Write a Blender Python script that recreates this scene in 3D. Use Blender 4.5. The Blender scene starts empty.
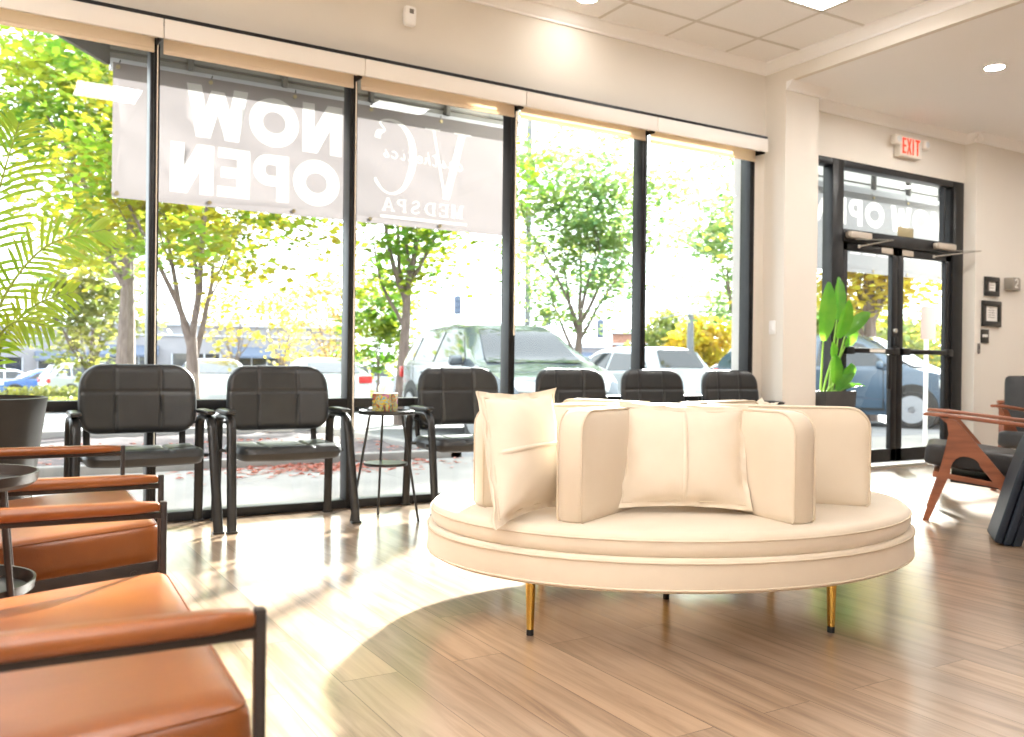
import bpy, bmesh, math, random
from mathutils import Vector, Matrix, Euler
sc = bpy.context.scene
COL = sc.collection
PI = math.pi
rad = math.radians

# ------------------------------------------------------------------ camera, world, sun, exposure
YAW, PITCH, ROLL = rad(30.977), rad(-0.1584), rad(0.6507)
EYE = Vector((0, 0, 0.92))
Fv = Vector((math.sin(YAW) * math.cos(PITCH), math.cos(YAW) * math.cos(PITCH), math.sin(PITCH)))
R0 = Vector((math.cos(YAW), -math.sin(YAW), 0)); U0 = R0.cross(Fv)
Rv = R0 * math.cos(ROLL) + U0 * math.sin(ROLL); Uv = -R0 * math.sin(ROLL) + U0 * math.cos(ROLL)
cam = bpy.data.cameras.new('camera'); camo = bpy.data.objects.new('camera', cam); COL.objects.link(camo)
m = Matrix((Rv, Uv, -Fv)).transposed().to_4x4(); m.translation = EYE
camo.matrix_world = m
cam.sensor_width = 36; cam.lens = 884.35 / 1024 * 36; cam.clip_start = 0.05; cam.clip_end = 400
cam.dof.use_dof = True; cam.dof.focus_distance = 2.9; cam.dof.aperture_fstop = 4.0
sc.camera = camo

w = bpy.data.worlds.new('world'); sc.world = w; w.use_nodes = True
bg = w.node_tree.nodes['Background']
bg.inputs[0].default_value = (0.88, 0.94, 1.0, 1); bg.inputs[1].default_value = 3.3

sun = bpy.data.lights.new('sun', 'SUN'); suno = bpy.data.objects.new('sun', sun); COL.objects.link(suno)
sun.energy = 24; sun.color = (1, 0.965, 0.91); sun.angle = rad(2.2)
SUN_AZ, SUN_EL = rad(46), rad(24)
sd = Vector((math.sin(SUN_AZ) * math.cos(SUN_EL), math.cos(SUN_AZ) * math.cos(SUN_EL), math.sin(SUN_EL)))
suno.rotation_euler = sd.to_track_quat('Z', 'Y').to_euler(); suno.location = sd * 30

sc.view_settings.view_transform = 'Standard'; sc.view_settings.look = 'None'
sc.view_settings.gamma = 1; sc.view_settings.use_curve_mapping = False
sc.view_settings.exposure = 0.84
try:
    sc.cycles.max_bounces = 12; sc.cycles.diffuse_bounces = 6; sc.cycles.transparent_max_bounces = 24
    sc.cycles.sample_clamp_indirect = 8; sc.cycles.caustics_reflective = False; sc.cycles.caustics_refractive = False
    sc.cycles.use_denoising = True
except Exception:
    pass

# ------------------------------------------------------------------ materials
MATS = {}
def N(nt, t, **kw):
    n = nt.nodes.new(t)
    for k, v in kw.items():
        if k in n.inputs.keys(): n.inputs[k].default_value = v
        else: setattr(n, k, v)
    return n
def c4(c): return (c[0], c[1], c[2], 1)
def pm(name, col, rough=0.5, metal=0.0, spec=0.5, var=None, vscale=20, bump=0, bscale=200, stretch=None, emit=None, es=0, sheen=0, coat=0):
    mt = bpy.data.materials.new(name); mt.use_nodes = True; nt = mt.node_tree
    b = nt.nodes['Principled BSDF']
    b.inputs['Base Color'].default_value = c4(col); b.inputs['Roughness'].default_value = rough
    b.inputs['Metallic'].default_value = metal; b.inputs['Specular IOR Level'].default_value = spec
    if sheen: b.inputs['Sheen Weight'].default_value = sheen; b.inputs['Sheen Roughness'].default_value = 0.5
    if coat: b.inputs['Coat Weight'].default_value = coat; b.inputs['Coat Roughness'].default_value = 0.08
    if emit: b.inputs['Emission Color'].default_value = c4(emit); b.inputs['Emission Strength'].default_value = es
    if var or bump:
        tc = N(nt, 'ShaderNodeTexCoord'); mp = N(nt, 'ShaderNodeMapping')
        nt.links.new(tc.outputs['Object'], mp.inputs[0])
        if stretch: mp.inputs['Scale'].default_value = stretch
    if var:
        n = N(nt, 'ShaderNodeTexNoise'); n.inputs['Scale'].default_value = vscale; n.inputs['Detail'].default_value = 5
        r = N(nt, 'ShaderNodeValToRGB'); r.color_ramp.elements[0].position = 0.35; r.color_ramp.elements[1].position = 0.65
        r.color_ramp.elements[0].color = c4(var); r.color_ramp.elements[1].color = c4(col)
        nt.links.new(mp.outputs[0], n.inputs[0]); nt.links.new(n.outputs[0], r.inputs[0]); nt.links.new(r.outputs[0], b.inputs['Base Color'])
    if bump:
        n2 = N(nt, 'ShaderNodeTexNoise'); n2.inputs['Scale'].default_value = bscale; n2.inputs['Detail'].default_value = 3
        bp = N(nt, 'ShaderNodeBump'); bp.inputs['Strength'].default_value = bump; bp.inputs['Distance'].default_value = 0.002
        nt.links.new(mp.outputs[0], n2.inputs[0]); nt.links.new(n2.outputs[0], bp.inputs['Height']); nt.links.new(bp.outputs[0], b.inputs['Normal'])
    MATS[name] = mt
    return mt
def leafmat(name, col, tcol, fac=0.55, var=None, vs=3):
    mt = bpy.data.materials.new(name); mt.use_nodes = True; nt = mt.node_tree; nt.nodes.clear()
    o = N(nt, 'ShaderNodeOutputMaterial'); mx = N(nt, 'ShaderNodeMixShader'); mx.inputs[0].default_value = fac
    p = N(nt, 'ShaderNodeBsdfPrincipled'); p.inputs['Base Color'].default_value = c4(col); p.inputs['Roughness'].default_value = 0.45
    t = N(nt, 'ShaderNodeBsdfTranslucent'); t.inputs[0].default_value = c4(tcol)
    if var:
        tc = N(nt, 'ShaderNodeTexCoord'); n = N(nt, 'ShaderNodeTexNoise'); n.inputs['Scale'].default_value = vs; n.inputs['Detail'].default_value = 4
        r = N(nt, 'ShaderNodeValToRGB'); r.color_ramp.elements[0].position = 0.42; r.color_ramp.elements[1].position = 0.6
        r.color_ramp.elements[0].color = c4(tcol); r.color_ramp.elements[1].color = c4(var)
        nt.links.new(tc.outputs['Object'], n.inputs[0]); nt.links.new(n.outputs[0], r.inputs[0]); nt.links.new(r.outputs[0], t.inputs[0])
    nt.links.new(p.outputs[0], mx.inputs[1]); nt.links.new(t.outputs[0], mx.inputs[2]); nt.links.new(mx.outputs[0], o.inputs[0])
    return mt
def glassmat(name, tint=(0.96, 0.98, 0.97), refl=1.0):
    mt = bpy.data.materials.new(name); mt.use_nodes = True; nt = mt.node_tree; nt.nodes.clear()
    o = N(nt, 'ShaderNodeOutputMaterial'); mx = N(nt, 'ShaderNodeMixShader')
    t = N(nt, 'ShaderNodeBsdfTransparent'); t.inputs[0].default_value = c4(tint)
    g = N(nt, 'ShaderNodeBsdfGlossy'); g.inputs['Roughness'].default_value = 0.01
    lw = N(nt, 'ShaderNodeLayerWeight'); lw.inputs[0].default_value = 0.5
    pw = N(nt, 'ShaderNodeMath', operation='POWER'); pw.inputs[1].default_value = 5
    ml = N(nt, 'ShaderNodeMath', operation='MULTIPLY_ADD'); ml.inputs[1].default_value = 0.9 * refl; ml.inputs[2].default_value = 0.03 * refl
    nt.links.new(lw.outputs['Facing'], pw.inputs[0]); nt.links.new(pw.outputs[0], ml.inputs[0]); nt.links.new(ml.outputs[0], mx.inputs[0])
    nt.links.new(t.outputs[0], mx.inputs[1]); nt.links.new(g.outputs[0], mx.inputs[2]); nt.links.new(mx.outputs[0], o.inputs[0])
    return mt
def floor_mat():
    mt = bpy.data.materials.new('oak_planks'); mt.use_nodes = True; nt = mt.node_tree; b = nt.nodes['Principled BSDF']
    tc = N(nt, 'ShaderNodeTexCoord'); mp = N(nt, 'ShaderNodeMapping'); mp.inputs['Rotation'].default_value = (0, 0, rad(90))
    nt.links.new(tc.outputs['Object'], mp.inputs[0])
    br = N(nt, 'ShaderNodeTexBrick'); br.offset = 0.37; br.offset_frequency = 2
    br.inputs['Scale'].default_value = 1; br.inputs['Mortar Size'].default_value = 0.0018; br.inputs['Mortar Smooth'].default_value = 0.3
    br.inputs['Brick Width'].default_value = 1.22; br.inputs['Row Height'].default_value = 0.18; br.inputs['Bias'].default_value = 0
    br.inputs['Color1'].default_value = (0, 0, 0, 1); br.inputs['Color2'].default_value = (1, 1, 1, 1); br.inputs['Mortar'].default_value = (0.5, 0.5, 0.5, 1)
    nt.links.new(mp.outputs[0], br.inputs[0])
    # per plank offset of the grain
    sx = N(nt, 'ShaderNodeVectorMath', operation='SCALE'); sx.inputs['Scale'].default_value = 7.0
    nt.links.new(br.outputs['Color'], sx.inputs[0])
    ad = N(nt, 'ShaderNodeVectorMath', operation='ADD'); nt.links.new(tc.outputs['Object'], ad.inputs[0]); nt.links.new(sx.outputs[0], ad.inputs[1])
    mp2 = N(nt, 'ShaderNodeMapping'); mp2.inputs['Scale'].default_value = (11, 0.7, 1); nt.links.new(ad.outputs[0], mp2.inputs[0])
    n1 = N(nt, 'ShaderNodeTexNoise'); n1.inputs['Scale'].default_value = 1.6; n1.inputs['Detail'].default_value = 7; n1.inputs['Roughness'].default_value = 0.62; n1.inputs['Distortion'].default_value = 0.6
    nt.links.new(mp2.outputs[0], n1.inputs[0])
    r = N(nt, 'ShaderNodeValToRGB'); e = r.color_ramp.elements
    e[0].position = 0.28; e[0].color = (0.13, 0.085, 0.06, 1); e[1].position = 0.72; e[1].color = (0.49, 0.355, 0.25, 1)
    q = e.new(0.42); q.color = (0.285, 0.195, 0.13, 1); q = e.new(0.55); q.color = (0.40, 0.288, 0.20, 1)
    nt.links.new(n1.outputs[0], r.inputs[0])
    mixc = N(nt, 'ShaderNodeMixRGB', blend_type='MULTIPLY'); mixc.inputs[0].default_value = 1
    r2 = N(nt, 'ShaderNodeValToRGB'); r2.color_ramp.elements[0].color = (0.80, 0.80, 0.83, 1); r2.color_ramp.elements[1].color = (1.12, 1.08, 1.02, 1)
    nt.links.new(br.outputs['Color'], r2.inputs[0]); nt.links.new(r.outputs[0], mixc.inputs[1]); nt.links.new(r2.outputs[0], mixc.inputs[2])
    mixm = N(nt, 'ShaderNodeMixRGB', blend_type='MULTIPLY'); mixm.inputs[2].default_value = (0.45, 0.4, 0.36, 1)
    nt.links.new(br.outputs['Fac'], mixm.inputs[0]); nt.links.new(mixc.outputs[0], mixm.inputs[1]); nt.links.new(mixm.outputs[0], b.inputs['Base Color'])
    b.inputs['Roughness'].default_value = 0.3; b.inputs['Specular IOR Level'].default_value = 0.7; b.inputs['Coat Weight'].default_value = 1.0; b.inputs['Coat Roughness'].default_value = 0.17; b.inputs['Coat IOR'].default_value = 1.75
    bp = N(nt, 'ShaderNodeBump'); bp.inputs['Strength'].default_value = 0.25; bp.inputs['Distance'].default_value = 0.002
    nt.links.new(n1.outputs[0], bp.inputs['Height']); nt.links.new(bp.outputs[0], b.inputs['Normal'])
    return mt

M = {}
M['floor'] = floor_mat()
M['wall'] = pm('wall_paint', (0.74, 0.70, 0.635), 0.7, var=(0.73, 0.69, 0.625), vscale=3, bump=0.08, bscale=90)
M['white'] = pm('white_paint', (0.91, 0.91, 0.91), 0.45)
M['tile'] = pm('ceiling_tile', (0.91, 0.91, 0.91), 0.9, var=(0.89, 0.89, 0.89), vscale=60, bump=0.15, bscale=160)
M['lowceil'] = pm('drywall_ceiling', (0.92, 0.93, 0.945), 0.75, var=(0.91, 0.92, 0.935), vscale=2)
M['tbar'] = pm('ceiling_grid_paint', (0.66, 0.64, 0.60), 0.5)
M['black_alu'] = pm('black_aluminium', (0.009, 0.009, 0.010), 0.38, 0.0, 0.3, var=(0.016, 0.016, 0.017), vscale=8)
M['shade'] = pm('shade_fabric', (0.86, 0.76, 0.62), 0.8, bump=0.1, bscale=400)
M['shade_cloth'] = leafmat('shade_cloth_fabric', (0.86, 0.76, 0.62), (0.95, 0.82, 0.66), 0.5)
M['fascia'] = pm('fascia_white', (0.80, 0.765, 0.72), 0.5)
M['bead'] = pm('bead_chain', (0.75, 0.66, 0.55), 0.4)
M['glass'] = glassmat('window_glass')
M['cream'] = pm('cream_velvet', (0.66, 0.575, 0.455), 0.75, var=(0.635, 0.545, 0.425), vscale=5, bump=0.12, bscale=500, sheen=0.35)
M['pillow'] = pm('cream_linen', (0.68, 0.60, 0.485), 0.85, var=(0.655, 0.57, 0.455), vscale=9, bump=0.25, bscale=350, sheen=0.2)
M['piping'] = pm('cream_piping', (0.61, 0.52, 0.40), 0.8)
M['gold'] = pm('brushed_gold', (0.70, 0.44, 0.10), 0.25, 1.0, var=(0.62, 0.38, 0.08), vscale=30)
M['rubber'] = pm('black_rubber', (0.012, 0.012, 0.012), 0.6)
M['bleather'] = pm('black_leather', (0.024, 0.0255, 0.027), 0.42, var=(0.019, 0.0205, 0.022), vscale=12, bump=0.2, bscale=380)
M['bframe'] = pm('black_powder_steel', (0.014, 0.014, 0.0145), 0.32, 0.2, var=(0.019, 0.019, 0.0195), vscale=15)
M['bplastic'] = pm('black_plastic', (0.02, 0.02, 0.02), 0.3)
M['oleather'] = pm('orange_leather', (0.235, 0.070, 0.0125), 0.33, var=(0.185, 0.051, 0.009), vscale=7, bump=0.18, bscale=260)
M['bronze'] = pm('dark_bronze_steel', (0.020, 0.015, 0.013), 0.42, 0.0, spec=0.35, var=(0.028, 0.020, 0.017), vscale=20)
M['walnut'] = pm('walnut_wood', (0.30, 0.10, 0.045), 0.38, var=(0.20, 0.062, 0.028), vscale=5, stretch=(1, 1, 6), bump=0.06, bscale=60)
M['cushion_dark'] = pm('charcoal_leather', (0.022, 0.022, 0.022), 0.5, spec=0.3, var=(0.034, 0.034, 0.036), vscale=6, bump=0.15, bscale=260)
M['navy_leather'] = pm('blue_black_leather', (0.010, 0.015, 0.024), 0.5, spec=0.25, var=(0.016, 0.022, 0.034), vscale=10, bump=0.15, bscale=200)
M['pot'] = pm('black_planter', (0.012, 0.0115, 0.011), 0.42, spec=0.35, var=(0.017, 0.016, 0.0155), vscale=14)
M['potgrey'] = pm('charcoal_planter', (0.045, 0.047, 0.052), 0.5, var=(0.055, 0.057, 0.06), vscale=14)
M['soil'] = pm('potting_soil', (0.05, 0.032, 0.02), 0.95, var=(0.09, 0.06, 0.04), vscale=40, bump=0.6, bscale=60)
M['palm'] = leafmat('palm_leaf', (0.14, 0.26, 0.03), (0.42, 0.64, 0.06), 0.6, var=(0.66, 0.72, 0.08), vs=5)
M['palmstem'] = pm('palm_stem', (0.25, 0.33, 0.05), 0.5)
M['bop'] = leafmat('paddle_leaf', (0.04, 0.17, 0.02), (0.16, 0.50, 0.03), 0.5, var=(0.30, 0.62, 0.05), vs=4)
M['bopstem'] = pm('paddle_stem', (0.22, 0.42, 0.05), 0.45)
M['steel'] = pm('satin_steel', (0.55, 0.52, 0.47), 0.35, 0.8)
M['beige_metal'] = pm('door_closer_paint', (0.50, 0.44, 0.37), 0.4, 0.3)
M['exit_white'] = pm('exit_housing', (0.78, 0.74, 0.68), 0.4)
M['exit_red'] = pm('exit_letters', (0.45, 0.015, 0.004), 0.6, emit=(1.0, 0.05, 0.01), es=0.9)
M['lamp'] = pm('lamp_diffuser', (0.9, 0.9, 0.9), 0.5, emit=(1.0, 0.98, 0.96), es=13)
M['can'] = pm('downlight_lens', (0.9, 0.9, 0.9), 0.5, emit=(1.0, 0.97, 0.93), es=340)
M['can_soft'] = pm('downlight_lens_soft', (0.9, 0.9, 0.9), 0.5, emit=(1.0, 0.95, 0.88), es=45)
M['paper'] = pm('paper_white', (0.82, 0.80, 0.76), 0.7)
M['ink'] = pm('grey_ink', (0.18, 0.17, 0.16), 0.7)
M['black_frame'] = pm('black_wood_frame', (0.012, 0.011, 0.010), 0.4)
M['sign_metal'] = pm('pewter_sign', (0.34, 0.31, 0.27), 0.4, 0.5)
M['gold_plate'] = pm('brass_plate', (0.40, 0.34, 0.20), 0.4, 0.4)
M['tissue'] = pm('tissue_paper', (0.86, 0.85, 0.83), 0.9)
M['banner'] = leafmat('banner_vinyl', (0.34, 0.31, 0.315), (0.150, 0.137, 0.141), 0.5)
M['banner_pale'] = leafmat('banner_vinyl_pale', (0.34, 0.345, 0.365), (0.10, 0.104, 0.112), 0.5)
M['banner_white'] = leafmat('banner_print_white', (0.62, 0.60, 0.60), (0.30, 0.29, 0.29), 0.5)
# outside
M['asphalt'] = pm('asphalt', (0.17, 0.17, 0.18), 0.9, var=(0.14, 0.14, 0.15), vscale=1.2, bump=0.3, bscale=80)
M['concrete'] = pm('sidewalk_concrete', (0.22, 0.21, 0.20), 0.85, var=(0.19, 0.18, 0.175), vscale=2)
M['mulch'] = pm('leaf_mulch', (0.10, 0.075, 0.078), 0.95, var=(0.05, 0.042, 0.046), vscale=6, bump=0.8, bscale=25)
M['redleaf'] = leafmat('fallen_red_leaves', (0.35, 0.10, 0.07), (0.35, 0.1, 0.06), 0.3)
M['grass'] = pm('lawn', (0.25, 0.33, 0.07), 0.95, var=(0.40, 0.32, 0.12), vscale=1.5, bump=0.6, bscale=40)
M['bark'] = pm('bark', (0.20, 0.155, 0.135), 0.9, var=(0.12, 0.09, 0.08), vscale=9, stretch=(3, 3, 0.6), bump=0.6, bscale=30)
M['canopy_metal'] = pm('canopy_metal', (0.30, 0.31, 0.30), 0.6, var=(0.25, 0.255, 0.25), vscale=2)
M['canopy_rib'] = pm('canopy_rib', (0.12, 0.12, 0.115), 0.6)
M['canopy_beam'] = pm('canopy_beam', (0.50, 0.53, 0.58), 0.5)
M['stucco'] = pm('stucco', (0.62, 0.60, 0.58), 0.9, var=(0.58, 0.56, 0.54), vscale=3)
M['stucco_shop'] = pm('shop_stucco', (0.27, 0.265, 0.285), 0.9, var=(0.24, 0.235, 0.25), vscale=1)
M['brick'] = pm('red_brick', (0.38, 0.20, 0.14), 0.9, var=(0.28, 0.14, 0.10), vscale=6)
M['bluegrey'] = pm('blue_grey_awning', (0.10, 0.13, 0.19), 0.8)
M['orange_sign'] = pm('orange_panel', (0.75, 0.28, 0.03), 0.6)
M['pale_sign'] = pm('pale_sign_back', (0.42, 0.31, 0.31), 0.5)
M['pole_grey'] = pm('galvanised_grey', (0.13, 0.14, 0.15), 0.5)
M['darkglass'] = pm('dark_glass', (0.02, 0.025, 0.03), 0.05, 0.0, 0.6)
M['tyre'] = pm('tyre_rubber', (0.015, 0.015, 0.016), 0.8)
M['rim'] = pm('alloy_rim', (0.30, 0.31, 0.33), 0.35, 0.8)
M['headlight'] = pm('headlight_lens', (0.75, 0.78, 0.80), 0.1, coat=0.5)
M['taillight'] = pm('taillight_lens', (0.5, 0.02, 0.02), 0.2)
M['chrome'] = pm('chrome', (0.7, 0.7, 0.72), 0.12, 1.0)
for nm, cc in (('grey', (0.085, 0.105, 0.125)), ('silver', (0.33, 0.36, 0.40)), ('white', (0.50, 0.51, 0.54)), ('blue', (0.05, 0.13, 0.40)), ('dark', (0.05, 0.085, 0.13)), ('red', (0.4, 0.03, 0.03)), ('tan', (0.42, 0.38, 0.33))):
    M['car_' + nm] = pm('car_paint_' + nm, cc, 0.22, 0.15, coat=0.8)
LEAF = {
    'green': leafmat('maple_leaf_green', (0.055, 0.15, 0.02), (0.17, 0.38, 0.03), 0.55, var=(0.55, 0.55, 0.03), vs=0.9),
    'yellow': leafmat('maple_leaf_yellow', (0.16, 0.17, 0.02), (0.62, 0.50, 0.03), 0.6, var=(0.22, 0.42, 0.03), vs=0.8),
    'cool': leafmat('maple_leaf_cool', (0.10, 0.22, 0.09), (0.22, 0.40, 0.12), 0.5, var=(0.45, 0.52, 0.12), vs=1.0),
    'gold': leafmat('maple_leaf_gold', (0.30, 0.22, 0.03), (0.75, 0.52, 0.04), 0.6, var=(0.60, 0.62, 0.06), vs=1.0),
    'olive': leafmat('far_leaf_olive', (0.13, 0.16, 0.05), (0.42, 0.40, 0.08), 0.5, var=(0.25, 0.36, 0.08), vs=0.6),
    'pale': leafmat('far_leaf_pale', (0.40, 0.38, 0.22), (0.60, 0.56, 0.25), 0.5, var=(0.50, 0.52, 0.28), vs=0.8),
    'rust': leafmat('far_leaf_rust', (0.24, 0.16, 0.06), (0.62, 0.40, 0.10), 0.5, var=(0.50, 0.50, 0.10), vs=0.8),
}

# ------------------------------------------------------------------ mesh helpers
def finish(name, v, f, mat, parent=None, smooth=True, fm=None, angle=38):
    me = bpy.data.meshes.new(name); me.from_pydata([tuple(p) for p in v], [], f)
    for mm in (mat if isinstance(mat, (list, tuple)) else [mat]): me.materials.append(mm)
    if fm: me.polygons.foreach_set('material_index', fm)
    me.polygons.foreach_set('use_smooth', [smooth] * len(me.polygons))
    me.update()
    if smooth and angle < 180: me.set_sharp_from_angle(angle=rad(angle))
    o = bpy.data.objects.new(name, me); COL.objects.link(o)
    if parent: o.parent = parent
    return o
class MB:
    def __init__(s): s.v = []; s.f = []; s.fm = []; s.mi = 0
    def add(s, vs, fs, mat=None):
        k = len(s.v)
        s.v += [(mat @ Vector(p)) if mat else Vector(p) for p in vs]
        s.f += [tuple(i + k for i in q) for q in fs]; s.fm += [s.mi] * len(fs)
        return s
    def box(s, lo, hi, bev=0.0, mat=None, seg=2):
        bm = bmesh.new(); bmesh.ops.create_cube(bm, size=1)
        c = [(a + b) / 2 for a, b in zip(lo, hi)]; d = [abs(b - a) for a, b in zip(lo, hi)]
        for q in bm.verts: q.co = Vector((c[0] + q.co.x * d[0], c[1] + q.co.y * d[1], c[2] + q.co.z * d[2]))
        if bev: bmesh.ops.bevel(bm, geom=list(bm.edges), offset=min(bev, min(d) * 0.49), segments=seg, profile=0.5, affect='EDGES')
        bm.verts.index_update()
        s.add([q.co.copy() for q in bm.verts], [tuple(x.index for x in q.verts) for q in bm.faces], mat); bm.free(); return s
    def cbox(s, c, d, bev=0.0, mat=None, seg=2):
        return s.box([a - b / 2 for a, b in zip(c, d)], [a + b / 2 for a, b in zip(c, d)], bev, mat, seg)
    def tube(s, pts, r, n=10, cap=True, flat=None, up=None, mat=None, closed=False):
        pts = [Vector(p) for p in pts]; rs = r if isinstance(r, (list, tuple)) else [r] * len(pts)
        rings = []; L = len(pts); prev = None
        for i, p in enumerate(pts):
            if closed: t = pts[(i + 1) % L] - pts[i - 1]
            else: t = pts[min(i + 1, L - 1)] - pts[max(i - 1, 0)]
            t.normalize()
            if prev is None:
                u = Vector(up) if up else (Vector((0, 0, 1)) if abs(t.z) < 0.9 else Vector((1, 0, 0)))
            else: u = prev
            u = u - t * u.dot(t); u.normalize(); prev = u; b = t.cross(u)
            fa, fb = flat if flat else (1, 1)
            rings.append([p + u * math.cos(a) * rs[i] * fa + b * math.sin(a) * rs[i] * fb for a in [2 * PI * k / n for k in range(n)]])
        return s.loft(rings, cap, mat, closed)
    def loft(s, rings, cap=True, mat=None, closed=False):
        n = len(rings[0]); vs = [p for q in rings for p in q]; fs = []
        L = len(rings)
        for i in range(L if closed else L - 1):
            for k in range(n):
                a, b = i * n, ((i + 1) % L) * n
                fs.append((a + k, a + (k + 1) % n, b + (k + 1) % n, b + k))
        if cap and not closed: fs += [tuple(reversed(range(n))), tuple((L - 1) * n + k for k in range(n))]
        return s.add(vs, fs, mat)
    def lathe(s, prof, c=(0, 0, 0), n=28, mat=None, sx=1, sy=1):
        rings = [[Vector((c[0] + r * sx * math.cos(2 * PI * k / n), c[1] + r * sy * math.sin(2 * PI * k / n), c[2] + z)) for k in range(n)] for r, z in prof]
        return s.loft(rings, True, mat)
    def prism(s, poly, fr, d):
        # poly: 2d points, fr(a,b,w) -> point, extruded w = 0..d
        n = len(poly); vs = [fr(a, b, 0) for a, b in poly] + [fr(a, b, d) for a, b in poly]
        fs = [tuple(reversed(range(n))), tuple(range(n, 2 * n))] + [(k, (k + 1) % n, n + (k + 1) % n, n + k) for k in range(n)]
        return s.add(vs, fs)
    def grid(s, fn, nu, nv, mat=None, flip=False):
        vs = [fn(i / nu, j / nv) for j in range(nv + 1) for i in range(nu + 1)]
        fs = []
        for j in range(nv):
            for i in range(nu):
                a = j * (nu + 1) + i; q = (a, a + 1, a + nu + 2, a + nu + 1)
                fs.append(tuple(reversed(q)) if flip else q)
        return s.add(vs, fs, mat)
    def rbox(s, c, d, r, n=8, bulge=(0, 0, 0), mat=None):
        # rounded, crowned cushion
        h = [x / 2 for x in d]
        for ax in range(3):
            for sg in (-1, 1):
                def fn(u, v, ax=ax, sg=sg):
                    def rm(t):
                        t = t * 2 - 1
                        return math.copysign(abs(t) ** 0.75, t) if False else t
                    q = [0, 0, 0]; q[ax] = sg; q[(ax + 1) % 3] = rm(u); q[(ax + 2) % 3] = rm(v)
                    # warp so that more samples sit near the edges
                    p = [0, 0, 0]
                    for k in range(3):
                        t = q[k]; t = math.sin(t * PI / 2) * 0.55 + t * 0.45
                        p[k] = t * h[k]
                    inn = [max(-(h[k] - r), min(h[k] - r, p[k])) for k in range(3)]
                    dv = Vector([p[k] - inn[k] for k in range(3)])
                    if dv.length > 1e-9: dv = dv.normalized() * r
                    o = [inn[k] + dv[k] for k in range(3)]
                    for k in range(3):
                        if bulge[k]:
                            a, b = o[(k + 1) % 3] / h[(k + 1) % 3], o[(k + 2) % 3] / h[(k + 2) % 3]
                            o[k] += (o[k] / h[k]) * bulge[k] * max(0, 1 - a * a) * max(0, 1 - b * b)
                    return Vector([c[k] + o[k] for k in range(3)])
                s.grid(fn, n, n, mat, flip=(sg < 0))
        return s
    def build(s, name, mat, parent=None, smooth=True, angle=38, weld=False):
        o = finish(name, s.v, s.f, mat, parent, smooth, s.fm if isinstance(mat, (list, tuple)) else None, 180 if weld else angle)
        if weld:
            bm = bmesh.new(); bm.from_mesh(o.data); bmesh.ops.remove_doubles(bm, verts=bm.verts, dist=1e-5); bm.to_mesh(o.data); bm.free()
            if angle < 180: o.data.set_sharp_from_angle(angle=rad(angle))
        return o
def tag(o, label=None, cat=None, group=None, kind=None):
    if label: o['label'] = label
    if cat: o['category'] = cat
    if group: o['group'] = group
    if kind: o['kind'] = kind
    return o
def thing(name, loc=(0, 0, 0), rz=0, label=None, cat=None, group=None):
    o = bpy.data.objects.new(name, None); COL.objects.link(o); o.empty_display_size = 0.1
    o.location = loc; o.rotation_euler = (0, 0, rz)
    return tag(o, label, cat, group)
def struct(o): o['kind'] = 'structure'; return o
def copy_tree(o, parent=None):
    c = o.copy(); COL.objects.link(c)
    if parent: c.parent = parent
    for ch in list(o.children): copy_tree(ch, c)
    return c
def smoothpath(pts, n=6):
    pts = [Vector(p) for p in pts]; out = []
    for i in range(len(pts) - 1):
        p0 = pts[max(i - 1, 0)]; p1 = pts[i]; p2 = pts[i + 1]; p3 = pts[min(i + 2, len(pts) - 1)]
        for k in range(n):
            t = k / n
            out.append(0.5 * ((2 * p1) + (p2 - p0) * t + (2 * p0 - 5 * p1 + 4 * p2 - p3) * t * t + (3 * p1 - p0 - 3 * p2 + p3) * t ** 3))
    out.append(pts[-1]); return out
def fillet(pts, r, n=5):
    pts = [Vector(p) for p in pts]; out = [pts[0]]
    for i in range(1, len(pts) - 1):
        a = (pts[i - 1] - pts[i]); b = (pts[i + 1] - pts[i]); rr = min(r, a.length * 0.49, b.length * 0.49)
        p, q = pts[i] + a.normalized() * rr, pts[i] + b.normalized() * rr
        for k in range(n + 1):
            t = k / n; out.append(p * (1 - t) ** 2 + pts[i] * 2 * t * (1 - t) + q * t * t)
    out.append(pts[-1]); return out

# ------------------------------------------------------------------ room shell
WY = 5.37            # inner face of the window wall
HC, LC = 3.50, 3.31  # high and low ceiling
PX0, PX1, PY = 5.713, 6.118, 5.145   # pillar
DX1 = 8.575          # right end of the entrance opening
def sbox(name, lo, hi, mat, bev=0): return struct(MB().box(lo, hi, bev).build(name, mat))
sbox('floor', (-2.6, -4.0, -0.15), (11.5, 5.60, 0.0), M['floor'])
sbox('ceiling', (-2.6, -4.0, HC), (PX0 + 0.05, WY + 0.01, HC + 0.12), M['tile'])
sbox('ceiling_entrance', (PX0 + 0.05, -4.0, LC), (11.5, WY + 0.3, LC + 0.31), M['lowceil'])
sbox('wall_soffit', (PX0, -4.0, LC), (PX0 + 0.05, PY, HC), M['wall'])
struct(MB().box((-0.42, WY, 2.885), (PX0 + 0.02, WY + 0.2, HC + 0.1)).build('wall_header', M['wall']))
struct(MB().box((PX1 - 0.02, WY, 2.835), (DX1 + 0.02, WY + 0.2, LC + 0.05)).build('wall_header_entrance', M['wall']))
sbox('wall_pillar', (PX0, PY, 0), (PX1, 5.60, HC + 0.1), M['wall'])
sbox('wall_right_pier', (DX1, 5.243, 0), (11.5, 5.60, LC + 0.05), M['wall'])
sbox('wall_right', (11.5, -4.0, 0), (11.65, 5.60, LC + 0.05), M['wall'])
sbox('wall_window_left', (-2.6, WY, 0), (-0.40, WY + 0.2, HC + 0.1), M['wall'])
sbox('wall_left', (-2.75, -4.0, 0), (-2.6, WY + 0.2, HC + 0.1), M['wall'])
sbox('wall_back', (-2.75, -4.15, 0), (11.65, -4.0, HC + 0.1), M['wall'])
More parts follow.
